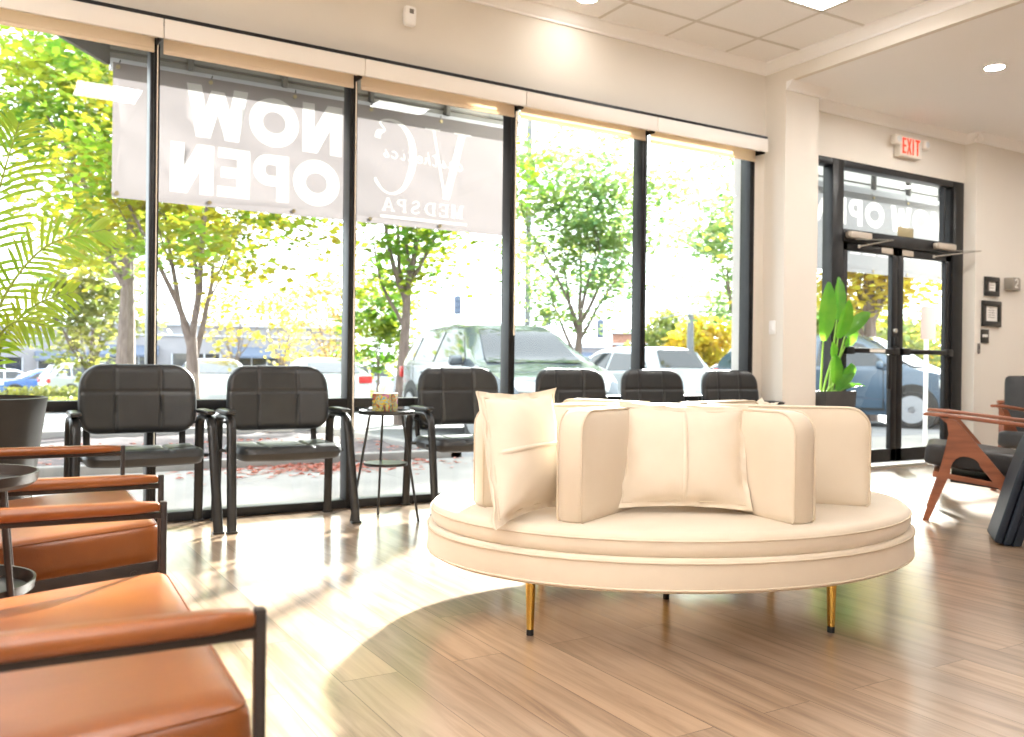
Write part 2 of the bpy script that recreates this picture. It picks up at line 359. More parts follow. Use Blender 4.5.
# crown mouldings
def crown(name, p, q, nrm, z, h=0.085, d=0.075):
    p, q, nrm = Vector(p), Vector(q), Vector(nrm)
    prof = [(0, 0), (0.012, 0), (0.014, -0.012 + 0.012), (0.018, 0.014), (0.040, 0.030), (0.058, 0.056), (d - 0.004, 0.066), (d, 0.07), (d, h), (0, h)]
    rings = [[e + nrm * a + Vector((0, 0, z - h + b)) for a, b in prof] for e in (p, q)]
    return struct(MB().loft(rings).build(name, M['white'], angle=25))
crown('trim_1', (-2.6, WY, 0), (PX0, WY, 0), (0, -1, 0), HC)
crown('trim_2', (PX0, WY, 0), (PX0, -4, 0), (-1, 0, 0), HC)
crown('trim_3', (PX0, PY, 0), (PX1 + 0.07, PY, 0), (0, -1, 0), LC, 0.07, 0.07)
crown('trim_4', (PX1, PY, 0), (PX1, WY, 0), (1, 0, 0), LC, 0.07, 0.07)
crown('trim_5', (PX1, WY, 0), (DX1, WY, 0), (0, -1, 0), LC, 0.085)
crown('trim_6', (DX1, WY, 0), (DX1, 5.17, 0), (-1, 0, 0), LC, 0.085)
crown('trim_7', (DX1 - 0.07, 5.243, 0), (11.5, 5.243, 0), (0, -1, 0), LC, 0.085)
sbox('baseboard_right', (DX1 + 0.001, 5.228, 0), (11.5, 5.243, 0.1), M['white'])
sbox('baseboard_pillar', (PX0 + 0.001, 5.131, 0), (PX1, 5.145, 0.1), M['white'])
# lay-in ceiling grid
TX = [5.175 - 0.64 * k for k in range(13)]; TY = [4.95 - 0.61 * k for k in range(15)]
g = MB()
for x in TX: g.box((x - 0.012, -4, HC - 0.004), (x + 0.012, WY, HC + 0.002))
for y in TY: g.box((-2.6, y - 0.012, HC - 0.0045), (PX0, y + 0.012, HC + 0.002))
struct(g.build('ceiling_grid', M['tbar'], smooth=False))

# ------------------------------------------------------------------ storefront windows
MX = [-0.353, 0.835, 2.026, 3.22, 4.407, 5.574]
YF, YB, YG = 5.375, 5.485, 5.43
for i in range(5):
    a, b = MX[i] + 0.026, MX[i + 1] - 0.026
    fr = MB()
    fr.box((a, YF, 0.0), (b, YB, 0.055), 0.004); fr.box((a, YF, 0.645), (b, YB, 0.702), 0.004); fr.box((a, YF, 2.80), (b, YB, 2.86), 0.004)
    fo = struct(fr.build('window_%d' % (i + 1), M['black_alu']))
    for nm, z0, z1 in (('pane', 0.05, 0.65), ('pane', 0.698, 2.81)):
        MB().box((a - 0.005, YG - 0.003, z0), (b + 0.005, YG + 0.003, z1)).build(nm, M['glass'], fo)
    mu = MB(); mu.box((b, YF - 0.004, 0), (b + 0.052, YB, 2.86), 0.004); mu.box((b + 0.019, YF - 0.012, 0), (b + 0.033, YF, 2.75), 0.002)
    mu.build('mullion', M['black_alu'], fo)
fo = bpy.data.objects['window_1']
MB().box((MX[0] - 0.026, YF, 0), (MX[0] + 0.026, YB, 2.86), 0.004).build('mullion', M['black_alu'], fo)
jm = MB(); jm.box((MX[5] + 0.026, YF, 0), (PX0, YB + 0.02, 2.885), 0); struct(jm.build('trim_jamb_pillar', M['wall']))
sbox('wall_header_soffit', (-0.42, YF, 2.86), (PX0, WY + 0.2, 2.89), M['wall'])
# black strip standing in for the shadow gap above the shade boxes
sbox('trim_shadow_gap', (-0.40, 5.243, 2.838), (5.612, WY, 2.858), M['black_alu'])
# shades, one per window
SH = [-0.353, 0.862, 2.052, 3.246, 4.433, 5.622]
LBL = ['above the palm and first chair', 'above the mirrored opening-sign words', 'above the mirrored logo letters', 'above the light pole, beside the open sky', 'beside the pillar']
for i in range(5):
    a, b = SH[i], SH[i + 1] - 0.004
    t = thing('roller_shade', ((a + b) / 2, 0, 0), 0, 'rolled up beige roller shade in white box, ' + LBL[i], 'window shade', 'roller shades across the window wall')
    hw = (b - a) / 2
    MB().box((-hw, 5.245, 2.730), (hw, 5.262, 2.838), 0.003).build('fascia', M['fascia'], t)
    if i == 4: MB().box((hw, 5.245, 2.730), (hw + 0.004, 5.365, 2.838), 0.001).build('end_cap', M['fascia'], t)
    MB().tube([(-hw + 0.012, 5.318, 2.79), (hw - 0.012, 5.318, 2.79)], 0.042, 18).build('shade_roll', M['shade'], t)
    dr = [0, 0, 0, 0.0, -0.01][i]
    c = MB(); c.box((-hw + 0.014, 5.357, 2.690 + dr), (hw - 0.03, 5.3592, 2.80)); c.build('shade_cloth', M['shade_cloth'], t)
    MB().box((-hw + 0.014, 5.349, 2.675 + dr), (hw - 0.03, 5.3655, 2.700 + dr), 0.006, None, 3).build('hem_bar', M['shade_cloth'], t)
    MB().box((hw - 0.022, 5.27, 2.72), (hw - 0.006, 5.366, 2.86), 0.003).build('bracket', M['black_alu'], t)
    if i < 3:
        ch = MB(); xx = hw - 0.012
        zlo = [0.40, 0.47, 1.15][i]
        for dy in (0.0, 0.022): ch.tube([(xx, 5.352 + dy * 0.5, 2.72), (xx, 5.352 + dy * 0.5, zlo)], 0.0028, 6)
        ch.tube([(xx, 5.352, zlo), (xx, 5.355, zlo - 0.012), (xx, 5.36, zlo - 0.012), (xx, 5.363, zlo)], 0.0028, 6)
        ch.build('bead_chain', M['bead'], t)

# ------------------------------------------------------------------ entrance
ef = MB()
ef.box((PX1 - 0.01, YF, 2.775), (DX1, YB, 2.84), 0.004)
ef.box((6.585, YF - 0.005, 0), (6.735, YB, 2.84), 0.006); ef.box((8.40, YF - 0.005, 0), (DX1, YB, 2.84), 0.006)
ef.box((6.73, YF - 0.01, 2.095), (8.42, YB, 2.205), 0.006)
ef.box((PX1 - 0.01, YF, 0), (6.6, YB, 0.05), 0.004); ef.box((PX1 - 0.02, YF, 0), (PX1 + 0.06, YB, 2.8), 0.004)
struct(ef.build('trim_entrance_frame', M['black_alu']))
s_ = MB(); s_.box((PX1 + 0.05, YF + 0.02, 0.04), (6.6, YB - 0.02, 0.06)); so = struct(s_.build('window_6', M['black_alu']))
MB().box((PX1 + 0.055, YG - 0.003, 0.06), (6.59, YG + 0.003, 2.78)).build('pane', M['glass'], so)
s_ = MB(); s_.box((6.735, YF + 0.02, 2.20), (8.40, YB - 0.02, 2.215)); s_.box((8.29, YF + 0.03, 2.21), (8.31, YB - 0.03, 2.78)); so = struct(s_.build('window_7', M['black_alu']))
MB().box((6.73, YG - 0.003, 2.2), (8.405, YG + 0.003, 2.785)).build('pane', M['glass'], so)
sbox('trim_threshold', (6.73, YF - 0.06, 0.0), (8.42, YB, 0.018), M['steel'])
def door(n, a, b, hinge_left):
    d = MB(); y0, y1 = YF + 0.015, YF + 0.062
    d.box((a, y0, 0.045), (b, y1, 0.17), 0.003); d.box((a, y0, 2.02), (b, y1, 2.092), 0.003)
    d.box((a, y0, 0.045), (a + 0.085, y1, 2.092), 0.003); d.box((b - 0.085, y0, 0.045), (b, y1, 2.092), 0.003)
    o = struct(d.build('door_%d' % n, M['black_alu']))
    MB().box((a + 0.08, (y0 + y1) / 2 - 0.003, 0.165), (b - 0.08, (y0 + y1) / 2 + 0.003, 2.025)).build('pane', M['glass'], o)
    pb = MB(); pb.box((a + 0.03, y0 - 0.055, 1.078), (b - 0.03, y0 - 0.02, 1.125), 0.008)
    pb.box((a + 0.03, y0 - 0.058, 1.065), (a + 0.13, y0, 1.135), 0.008); pb.box((b - 0.13, y0 - 0.058, 1.065), (b - 0.03, y0, 1.135), 0.008)
    pbo = pb.build('push_bar', M['black_alu'], o)
    # overhead closer: body on the header, arm down to the leaf
    cb = MB(); x0 = a + 0.02 if hinge_left else b - 0.34
    cb.box((x0, YF - 0.07, 2.125), (x0 + 0.30, YF - 0.012, 2.185), 0.008); cb.box((x0 - 0.015, YF - 0.062, 2.135), (x0, YF - 0.02, 2.175), 0.004)
    co = cb.build('door_closer', M['beige_metal'], o)
    ar = MB(); 
    if hinge_left: pts = [(x0 + 0.09, YF - 0.05, 2.115), (x0 + 0.42, YF - 0.20, 2.118), (x0 + 0.19, YF - 0.01, 2.062)]
    else: pts = [(x0 + 0.2, YF - 0.05, 2.115), (x0 + 0.46, YF - 0.22, 2.118), (x0 + 0.02, YF - 0.01, 2.05)]
    ar.tube(pts[:2], 0.008, 8, flat=(0.5, 1.6)); ar.tube(pts[1:], 0.006, 8); ar.cbox(pts[2], (0.03, 0.012, 0.03), 0.003)
    ar.build('closer_arm', M['steel'], co)
    # plate near the meeting stile
    px_ = b - 0.25 if hinge_left else a + 0.06
    MB().box((px_, y0 - 0.003, 2.03), (px_ + 0.17, y0, 2.085), 0.001).build('name_plate', M['beige_metal'], o)
    return o, pbo
d1, pb1 = door(1, 6.737, 7.552, True)
d2, pb2 = door(2, 7.556, 8.398, False)
MB().box((7.08, YF - 0.0415, 1.087), (7.30, YF - 0.0398, 1.116)).build('sticker', M['paper'], pb1)
k = MB(); k.tube([(7.51, YF + 0.015, 1.30), (7.51, YF - 0.006, 1.30)], 0.022, 16); k.build('lock_cylinder', M['steel'], d1)
k = MB(); k.box((7.485, YF - 0.012, 1.15), (7.535, YF + 0.015, 1.24), 0.006); k.build('latch_box', M['black_alu'], d1)
k = MB(); k.box((7.375, YF - 0.03, 0.74), (7.42, YF + 0.0, 1.07), 0.005); k.build('exit_device_rod', M['black_alu'], d1)
pl = MB().box((7.50, YF - 0.016, 2.206), (7.74, YF - 0.011, 2.295), 0.002)
tag(pl.build('door_notice', M['gold_plate']), 'small brass coloured notice plate on the bar over the double doors', 'notice')

# ------------------------------------------------------------------ lights in the ceiling
def troffer(x, y, label, wx=0.60, wy=1.18):
    t = thing('ceiling_light', (x, y, HC), 0, label, 'ceiling light', 'fluorescent panels in the tiled ceiling')
    f_ = MB()
    for lo, hi in (((-wx / 2, -wy / 2), (wx / 2, -wy / 2 + 0.02)), ((-wx / 2, wy / 2 - 0.02), (wx / 2, wy / 2)), ((-wx / 2, -wy / 2), (-wx / 2 + 0.02, wy / 2)), ((wx / 2 - 0.02, -wy / 2), (wx / 2, wy / 2))):
        f_.box((lo[0], lo[1], -0.010), (hi[0], hi[1], 0.002))
    f_.build('frame', M['tbar'], t)
    MB().box((-wx / 2 + 0.018, -wy / 2 + 0.018, -0.008), (wx / 2 - 0.018, wy / 2 - 0.018, -0.004)).build('diffuser', M['lamp'], t)
xs = TX
troffer(4.855, 4.035, 'lit ceiling panel near the soffit at the top edge of the view', 0.60, 0.58)
for (x, y) in ((3.575, 2.815), (1.015, 1.595)):
    troffer(x, y, 'lit fluorescent panel in the tiled ceiling above the waiting area', 0.60, 0.58)
for x in (-0.265, -1.545):  # unseen panels left of and behind the camera, added as fill light
    for y in (2.51, 0.07, -1.15, -2.37):
        troffer(x, y, 'added fill light panel, out of view in the tiled ceiling above the orange chairs', 0.60, 1.18)
def can(x, y, z, label, lens='can'):
    t = thing('downlight', (x, y, z), 0, label, 'ceiling light', 'recessed round downlights')
    MB().lathe([(0.085, 0.0), (0.088, -0.006), (0.070, -0.008), (0.066, -0.004), (0.066, 0.0)]).build('trim_ring', M['white'], t)
    MB().lathe([(0.0005, -0.005), (0.066, -0.005), (0.066, -0.002), (0.0005, -0.002)]).build('lens', M[lens], t)
can(3.62, 5.06, HC, 'round downlight washing the wall above the third window', 'can_soft')
can(6.80, 4.02, LC, 'round downlight in the lower ceiling before the entrance')
can(7.62, 4.12, LC, 'round downlight at right edge of lower ceiling')
can(6.80, 2.0, LC, 'added fill downlight, out of view in the lower ceiling behind the entrance lights')
can(6.80, 0.0, LC, 'added fill downlight, out of view in the lower ceiling behind the entrance lights')  # unseen lamp added to brighten the entrance side
can(8.9, 0.0, LC, 'added fill downlight, out of view in the lower ceiling near the right wall')  # another unseen lamp added for fill
can(10.3, 3.6, LC, 'added fill downlight, out of view in the lower ceiling near the right wall')  # unseen as well, added for fill on the right
can(8.9, 2.0, LC, 'added fill downlight, out of view in the lower ceiling near the right wall')

# exit sign
t = thing('exit_sign', (7.60, WY, 3.055), 0, 'white emergency sign with red EXIT letters and twin lamps above the doors', 'exit sign')
MB().box((-0.165, -0.075, -0.10), (0.165, -0.004, 0.10), 0.01).build('housing', M['exit_white'], t)
lt = MB()
def bar(x0, z0, x1, z1, wd): 
    d = Vector((x1 - x0, 0, z1 - z0)); n = Vector((-d.z, 0, d.x)).normalized() * wd / 2
    a, b = Vector((x0, -0.078, z0)), Vector((x1, -0.078, z1))
    q = [a - n, b - n, b + n, a + n]; lt.add(q + [p + Vector((0, 0.004, 0)) for p in q], [(0, 1, 2, 3), (7, 6, 5, 4), (0, 4, 5, 1), (1, 5, 6, 2), (2, 6, 7, 3), (3, 7, 4, 0)])
H = 0.075
bar(-0.125, -H, -0.125, H, 0.018)
for z in (-H + 0.012, 0, H - 0.012): bar(-0.134, z, -0.082, z, 0.018)
bar(-0.060, -H, -0.010, H, 0.018); bar(-0.060, H, -0.010, -H, 0.018)
bar(0.024, -H, 0.024, H, 0.019)
bar(0.092, -H, 0.092, H, 0.019); bar(0.058, H - 0.009, 0.126, H - 0.009, 0.018)
lt.build('exit_lettering', M['exit_red'], t, smooth=False)
for sx in (-1, 1):
    h_ = MB(); c = Vector((sx * 0.215, -0.06, 0.045))
    h_.tube([(sx * 0.16, -0.04, 0.045), (sx * 0.20, -0.045, 0.045)], 0.015, 10)
    h_.cbox(c, (0.085, 0.075, 0.095), 0.022, None, 3)
    ho = h_.build('lamp_head', M['exit_white'], t)
    MB().tube([c + Vector((0, -0.036, 0)), c + Vector((0, -0.042, 0))], 0.03, 16).build('lamp_lens', M['headlight'], ho)

# motion detector on the header wall
t = thing('motion_detector', (2.375, WY, 3.20), 0, 'white motion detector on the wall above the shades', 'motion detector')
b_ = MB(); b_.rbox((0.01, -0.045, 0.0), (0.085, 0.055, 0.13), 0.022, 6); b_.tube([(-0.01, 0, 0.02), (0.0, -0.03, 0.015)], 0.016, 8); b_.build('housing', M['white'], t, weld=True)
MB().cbox((0.012, -0.0735, 0.025), (0.03, 0.004, 0.03), 0.004).build('lens', M['ink'], t)

# frames and small things on the right pier
FY = 5.243
def picture(x0, x1, z0, z1, label, bw):
    t = thing('picture_frame', ((x0 + x1) / 2, FY, (z0 + z1) / 2), 0, label, 'framed certificate', 'framed certificates on the right wall')
    hx, hz = (x1 - x0) / 2, (z1 - z0) / 2
    f_ = MB()
    for lo, hi in (((-hx, -hz), (hx, -hz + bw)), ((-hx, hz - bw), (hx, hz)), ((-hx, -hz + bw), (-hx + bw, hz - bw)), ((hx - bw, -hz + bw), (hx, hz - bw))):
        f_.box((lo[0], -0.028, lo[1]), (hi[0], -0.002, hi[1]), 0.003)
    f_.build('frame', M['black_frame'], t)
    pp = MB().box((-hx + bw - 0.003, -0.012, -hz + bw - 0.003), (hx - bw + 0.003, -0.004, hz - bw + 0.003)).build('certificate', M['paper'], t)
    ln = MB(); n = 3 if hz < 0.12 else 5
    for i in range(n):
        z = hz * 0.45 - i * hz * 0.9 / n; l_ = hx * (0.2 if i == 0 else 0.35)
        ln.box((-l_, -0.0135, z - 0.003), (l_, -0.0118, z + 0.003))
    ln.build('printed_lines', M['ink'], pp, smooth=False)
picture(8.722, 8.965, 1.690, 1.885, 'smaller black framed certificate above the larger one on the pier', 0.052)
picture(8.680, 9.005, 1.378, 1.640, 'larger black framed certificate in the middle of the pier group', 0.055)
t = thing('wall_plaque', (8.745, FY, 1.277), 0, 'small dark plaque with pale lettering under the framed certificates', 'plaque')
MB().cbox((0, -0.006, 0), (0.135, 0.01, 0.14), 0.003).build('plate', M['black_frame'], t)
q = MB()
for i in range(4): q.cbox((-0.036 + i * 0.024, -0.012, 0.004 + 0.004 * (i % 2)), (0.018, 0.002, 0.03 - 0.006 * (i % 2)), 0)
q.build('pale_lettering', M['paper'], t, smooth=False)
t = thing('thermostat', (8.64, FY, 1.15), 0, 'thin dark switch strip below the plaque', 'switch')
MB().cbox((0, -0.008, 0), (0.035, 0.014, 0.105), 0.004).build('body', M['ink'], t); MB().cbox((0, -0.017, 0.01), (0.015, 0.006, 0.035), 0.002).build('rocker', M['black_frame'], t)
t = thing('number_sign', (9.21, FY, 1.83), 0, 'projecting metal number sign right of the framed certificates', 'sign')
MB().box((0.0, -0.03, -0.062), (0.13, -0.004, 0.062), 0.003).build('back_plate', M['sign_metal'], t)
MB().box((-0.13, -0.095, -0.062), (0.0, -0.004, 0.062), 0.004).build('front_box', M['sign_metal'], t)
q = MB()
def stroke(mb, pts, wd, fr):
    for a, b in zip(pts[:-1], pts[1:]):
        d = Vector((b[0] - a[0], b[1] - a[1])); L = d.length or 1; n = Vector((-d.y, d.x)) / L * wd / 2; e = d / L * wd * 0.3
        P_ = [(a[0] - n.x - e.x, a[1] - n.y - e.y), (b[0] - n.x + e.x, b[1] - n.y + e.y), (b[0] + n.x + e.x, b[1] + n.y + e.y), (a[0] + n.x - e.x, a[1] + n.y - e.y)]
        mb.prism(P_, fr, 0.003)
q1 = MB(); stroke(q1, [(-0.09, 0.03), (-0.065, 0.045), (-0.04, 0.03), (-0.045, 0.005), (-0.09, -0.04), (-0.04, -0.04)], 0.012, lambda a, b, w_: Vector((a, -0.098 + w_, b)))
stroke(q, [(0.09, 0.045), (0.055, 0.02), (0.04, -0.015), (0.06, -0.042), (0.09, -0.03), (0.09, 0.0), (0.06, 0.008), (0.042, -0.01)], 0.012, lambda a, b, w_: Vector((a, -0.033 + w_, b)))
q1.build('digit', M['paper'], t, smooth=False); q.build('digit', M['paper'], t, smooth=False)
# small door stop on the floor by the door
t = MB(); t.box((7.9, 5.0, 0.0), (8.05, 5.08, 0.02), 0.006); t.box((7.96, 5.0, 0.015), (8.04, 5.08, 0.035), 0.006)
tag(t.build('door_stop', M['bopstem']), 'small green rubber door stop on the floor before the doors', 'door stop')
# light switch on the pillar side
t = thing('wall_switch', (PX0, 5.26, 1.27), 0, 'white switch plate on the window side of the pillar', 'switch')
MB().cbox((-0.004, 0, 0), (0.006, 0.07, 0.115), 0.002).build('cover_plate', M['white'], t); MB().cbox((-0.009, 0, 0), (0.006, 0.03, 0.055), 0.002).build('rocker', M['white'], t)

# ------------------------------------------------------------------ round sofa
SC = Vector((2.363, 2.703, 0)); SRZ = -0.209
sofa = thing('round_sofa', SC, 0, 'large round cream sofa with upright dividers and slim gold legs', 'sofa')
EM = Matrix.Rotation(SRZ, 4, 'Z')
def disc(prof, a, b, name, mat):
    return MB().lathe(prof, (0, 0, 0), 96, EM, a, b).build(name, mat, sofa, angle=50)
def rim(r, z0, z1, rd=0.018, crown=0.0):
    p = [(0.0005, z0), (r - rd, z0)]
    p += [(r - rd + rd * math.sin(t), z0 + rd - rd * math.cos(t)) for t in [PI / 8 * k for k in range(1, 5)]]
    p += [(r - rd + rd * math.cos(t), z1 - rd + rd * math.sin(t)) for t in [PI / 8 * k for k in range(0, 5)]]
    p += [(r * (0.9 - 0.15 * k), z1 + crown * (1 - (0.9 - 0.15 * k) ** 2)) for k in range(0, 6)] + [(0.0005, z1 + crown)]
    return p
EA, EB = 0.968, 0.80
disc(rim(1, 0.222, 0.332, 0.016), EA, EB, 'plinth', M['cream'])
disc(rim(0.988, 0.325, 0.408, 0.032, 0.012), EA, EB, 'seat_cushion', M['cream'])
pt = MB()
for z, r in ((0.384, 0.988), (0.318, 1.002), (0.234, 1.001)):
    pt.tube([EM @ Vector((EA * r * math.cos(2 * PI * k / 96), EB * r * math.sin(2 * PI * k / 96), z)) for k in range(96)], 0.0035, 6, closed=True, up=(0, 0, 1))
pt.build('piping', M['piping'], sofa)
def leg(x, y):
    l_ = MB(); d = Vector((x, y, 0)).normalized() * 0.0
    l_.lathe([(0.0115, 0.018), (0.013, 0.03), (0.019, 0.225), (0.001, 0.226)], (x, y, 0), 20)
    o = l_.build('leg', M['gold'], sofa)
    MB().lathe([(0.001, 0.0), (0.0125, 0.0), (0.0125, 0.02), (0.001, 0.02)], (x, y, 0), 20).build('foot_cap', M['rubber'], o)
for x, y in ((-0.744, -0.146), (0.2, -0.627), (0.744, 0.146), (-0.2, 0.627), (-0.015, -0.005)): leg(x, y)
ZT, ZB = 0.775, 0.412
def divider(ox, oy, r0=0.15, th=0.092):
    o = Vector((ox, oy, 0)) - SC; u = -o.normalized(); L = o.length - r0; nv = Vector((-u.y, u.x, 0))
    h = ZT - ZB; rc = 0.075
    out = [(0.012, 0), (0, 0.012)]
    out += [(0, h - rc)] + [(rc - rc * math.cos(PI / 2 * k / 6), h - rc + rc * math.sin(PI / 2 * k / 6)) for k in range(1, 7)]
    out += [(L * (0.3 + 0.1 * k), h) for k in range(0, 7)] + [(L, h), (L, 0), (L * 0.6, 0), (L * 0.3, 0)]
    cx, cz = L / 2, h / 2
    def ring(w_, inset):
        pts = []
        for a, b in out:
            aa = cx + (a - cx) * (1 - inset / cx); bb = cz + (b - cz) * (1 - inset / cz)
            pts.append(o + u * aa + nv * w_ + Vector((0, 0, ZB + bb)))
        return pts
    t2 = th / 2
    rings = [ring(-t2 - 0.012, 0.06), ring(-t2 - 0.006, 0.022), ring(-t2, 0.004), ring(-t2 * 0.9, 0.0), ring(-t2 * 0.45, -0.004), ring(0, -0.006), ring(t2 * 0.45, -0.004), ring(t2 * 0.9, 0.0), ring(t2, 0.004), ring(t2 + 0.006, 0.022), ring(t2 + 0.012, 0.06)]
    b_ = MB().loft(rings).build('divider', M['cream'], sofa, angle=60)
    pp = MB()
    for sg in (-1, 1):
        pp.tube([p for p in ring(sg * t2 * 0.97, -0.001)][:-3], 0.004, 6)
    pp.build('divider_piping', M['piping'], b_)
for ox, oy in ((1.650, 2.375), (2.328, 1.998), (2.865, 2.160), (1.555, 2.815), (2.27, 3.30), (3.02, 2.90)): divider(ox, oy)
MB().lathe([(0.001, 0.39), (0.185, 0.39), (0.19, 0.40), (0.19, 0.74), (0.18, 0.765), (0.12, 0.775), (0.001, 0.775)], (0, 0, 0), 40).build('centre_post', M['cream'], sofa, angle=50)
def at(x, y, D):     # point on a view ray at horizontal distance D
    d = Fv + Rv * ((x - 512) / 884.35) - Uv * ((y - 368.5) / 884.35); t = D / math.hypot(d.x, d.y)
    return EYE + d * t
def pillow(BL, BR, TL, TR, label, seam='v', th=0.085, seed=0, seam_pos=0.5):
    BL, BR, TL, TR = [Vector(p) for p in (BL, BR, TL, TR)]
    c = (BL + BR + TL + TR) / 4
    t = thing('throw_pillow', c, 0, label, 'pillow', 'cream throw pillows on the round sofa')
    nrm = (BR - BL).cross(TL - BL).normalized(); rn = random.Random(seed); ph = [rn.random() * 6 for _ in range(6)]
    def P2(u, v):
        # pinched sides between pointed corners
        uu = u * (1 - 0.075 * (1 - v * v)); vv = v * (1 - 0.075 * (1 - u * u))
        a, b = (uu + 1) / 2, (vv + 1) / 2
        return (BL * (1 - a) * (1 - b) + BR * a * (1 - b) + TL * (1 - a) * b + TR * a * b) - c
    F_ = 0.90
    def surf(sg):
        def fn(a, b):
            u = math.sin((a * 2 - 1) * PI / 2) * 0.35 + (a * 2 - 1) * 0.65; v = math.sin((b * 2 - 1) * PI / 2) * 0.35 + (b * 2 - 1) * 0.65
            iu, iv = min(1, abs(u) / F_), min(1, abs(v) / F_)
            k = max(0, 1 - iu ** 2.6) ** 0.55 * max(0, 1 - iv ** 2.6) ** 0.55
            edge = max(iu, iv)
            wr = 0.004 * math.sin(14 * u + 6 * v + ph[0]) * edge ** 4 * (1 - min(iu, iv)) + 0.003 * math.sin(11 * v - 9 * u + ph[1]) * (1 - k)
            fl = 0.0025 * math.sin(20 * (u + v) + ph[2]) if edge >= 1 else 0
            return P2(u, v) + nrm * (sg * (0.004 + th * k) + wr + fl)
        return fn
    b_ = MB(); b_.grid(surf(1), 40, 40); b_.grid(surf(-1), 40, 40, flip=True)
    n = 40; base = 0; off = 41 * 41
    edge_idx = [i for i in range(41)] + [j * 41 + 40 for j in range(1, 41)] + [40 * 41 + i for i in range(39, -1, -1)] + [j * 41 for j in range(39, 0, -1)]
    k = len(edge_idx)
    b_.f += [(edge_idx[i] + off, edge_idx[(i + 1) % k] + off, edge_idx[(i + 1) % k], edge_idx[i]) for i in range(k)]; b_.fm += [0] * k
    b_.build('cover', M['pillow'], t, angle=75)
    st = MB()
    for sd_ in (-0.006, 0.0):
        pass
    def sp(s_, off_):
        u, v = (off_, s_) if seam == 'v' else (s_, off_)
        iu, iv = min(1, abs(u) / F_), min(1, abs(v) / F_)
        k_ = max(0, 1 - iu ** 2.6) ** 0.55 * max(0, 1 - iv ** 2.6) ** 0.55
        return P2(u, v) + nrm * (0.004 + th * k_ + 0.003)
    o1 = (seam_pos - 0.5) * 2
    st.grid(lambda a, b: sp(-0.88 + 1.76 * a, o1 + 0.075 * (b - 0.5)) + nrm * (0.004 * math.sin(PI * b)), 24, 4, flip=(seam == 'v'))
    st.build('seam_band', M['pillow'], t)
    sg_ = MB()
    for q in (-1, 1):
        sg_.tube([P2(u, v) + nrm * 0.006 * q for u, v in [(F_ * x, F_ * y) for x, y in [(-1 + 2 * k_ / 12, -1) for k_ in range(12)] + [(1, -1 + 2 * k_ / 12) for k_ in range(12)] + [(1 - 2 * k_ / 12, 1) for k_ in range(12)] + [(-1, 1 - 2 * k_ / 12) for k_ in range(12)]]], 0.003, 5, closed=True)
    sg_.build('flange_stitching', M['piping'], t)
pillow(at(495, 530, 2.80), (1.735, 2.575, 0.43), at(477, 391, 2.93), at(555, 388, 3.12), 'cream flanged pillow with a horizontal seam at the left end of the round sofa', 'h', 0.075, 1, 0.52)
pillow((1.882, 2.440, 0.43), (2.275, 2.172, 0.43), at(619, 401, 3.17), at(748, 406, 3.22), 'cream flanged pillow with a vertical seam leaning between the two front dividers', 'v', 0.06, 2, 0.5)
pillow((2.87, 2.90, 0.41), (2.70, 3.18, 0.41), at(779, 402, 3.96), at(762, 397, 4.20), 'cream pillow behind the right dividers, only its corner tips showing', 'v', 0.06, 3)
pillow((2.20, 3.02, 0.41), (1.86, 2.98, 0.41), at(628, 404, 3.72), at(574, 402, 3.62), 'cream pillow at the back of the sofa, only a thin top edge showing', 'v', 0.06, 4)

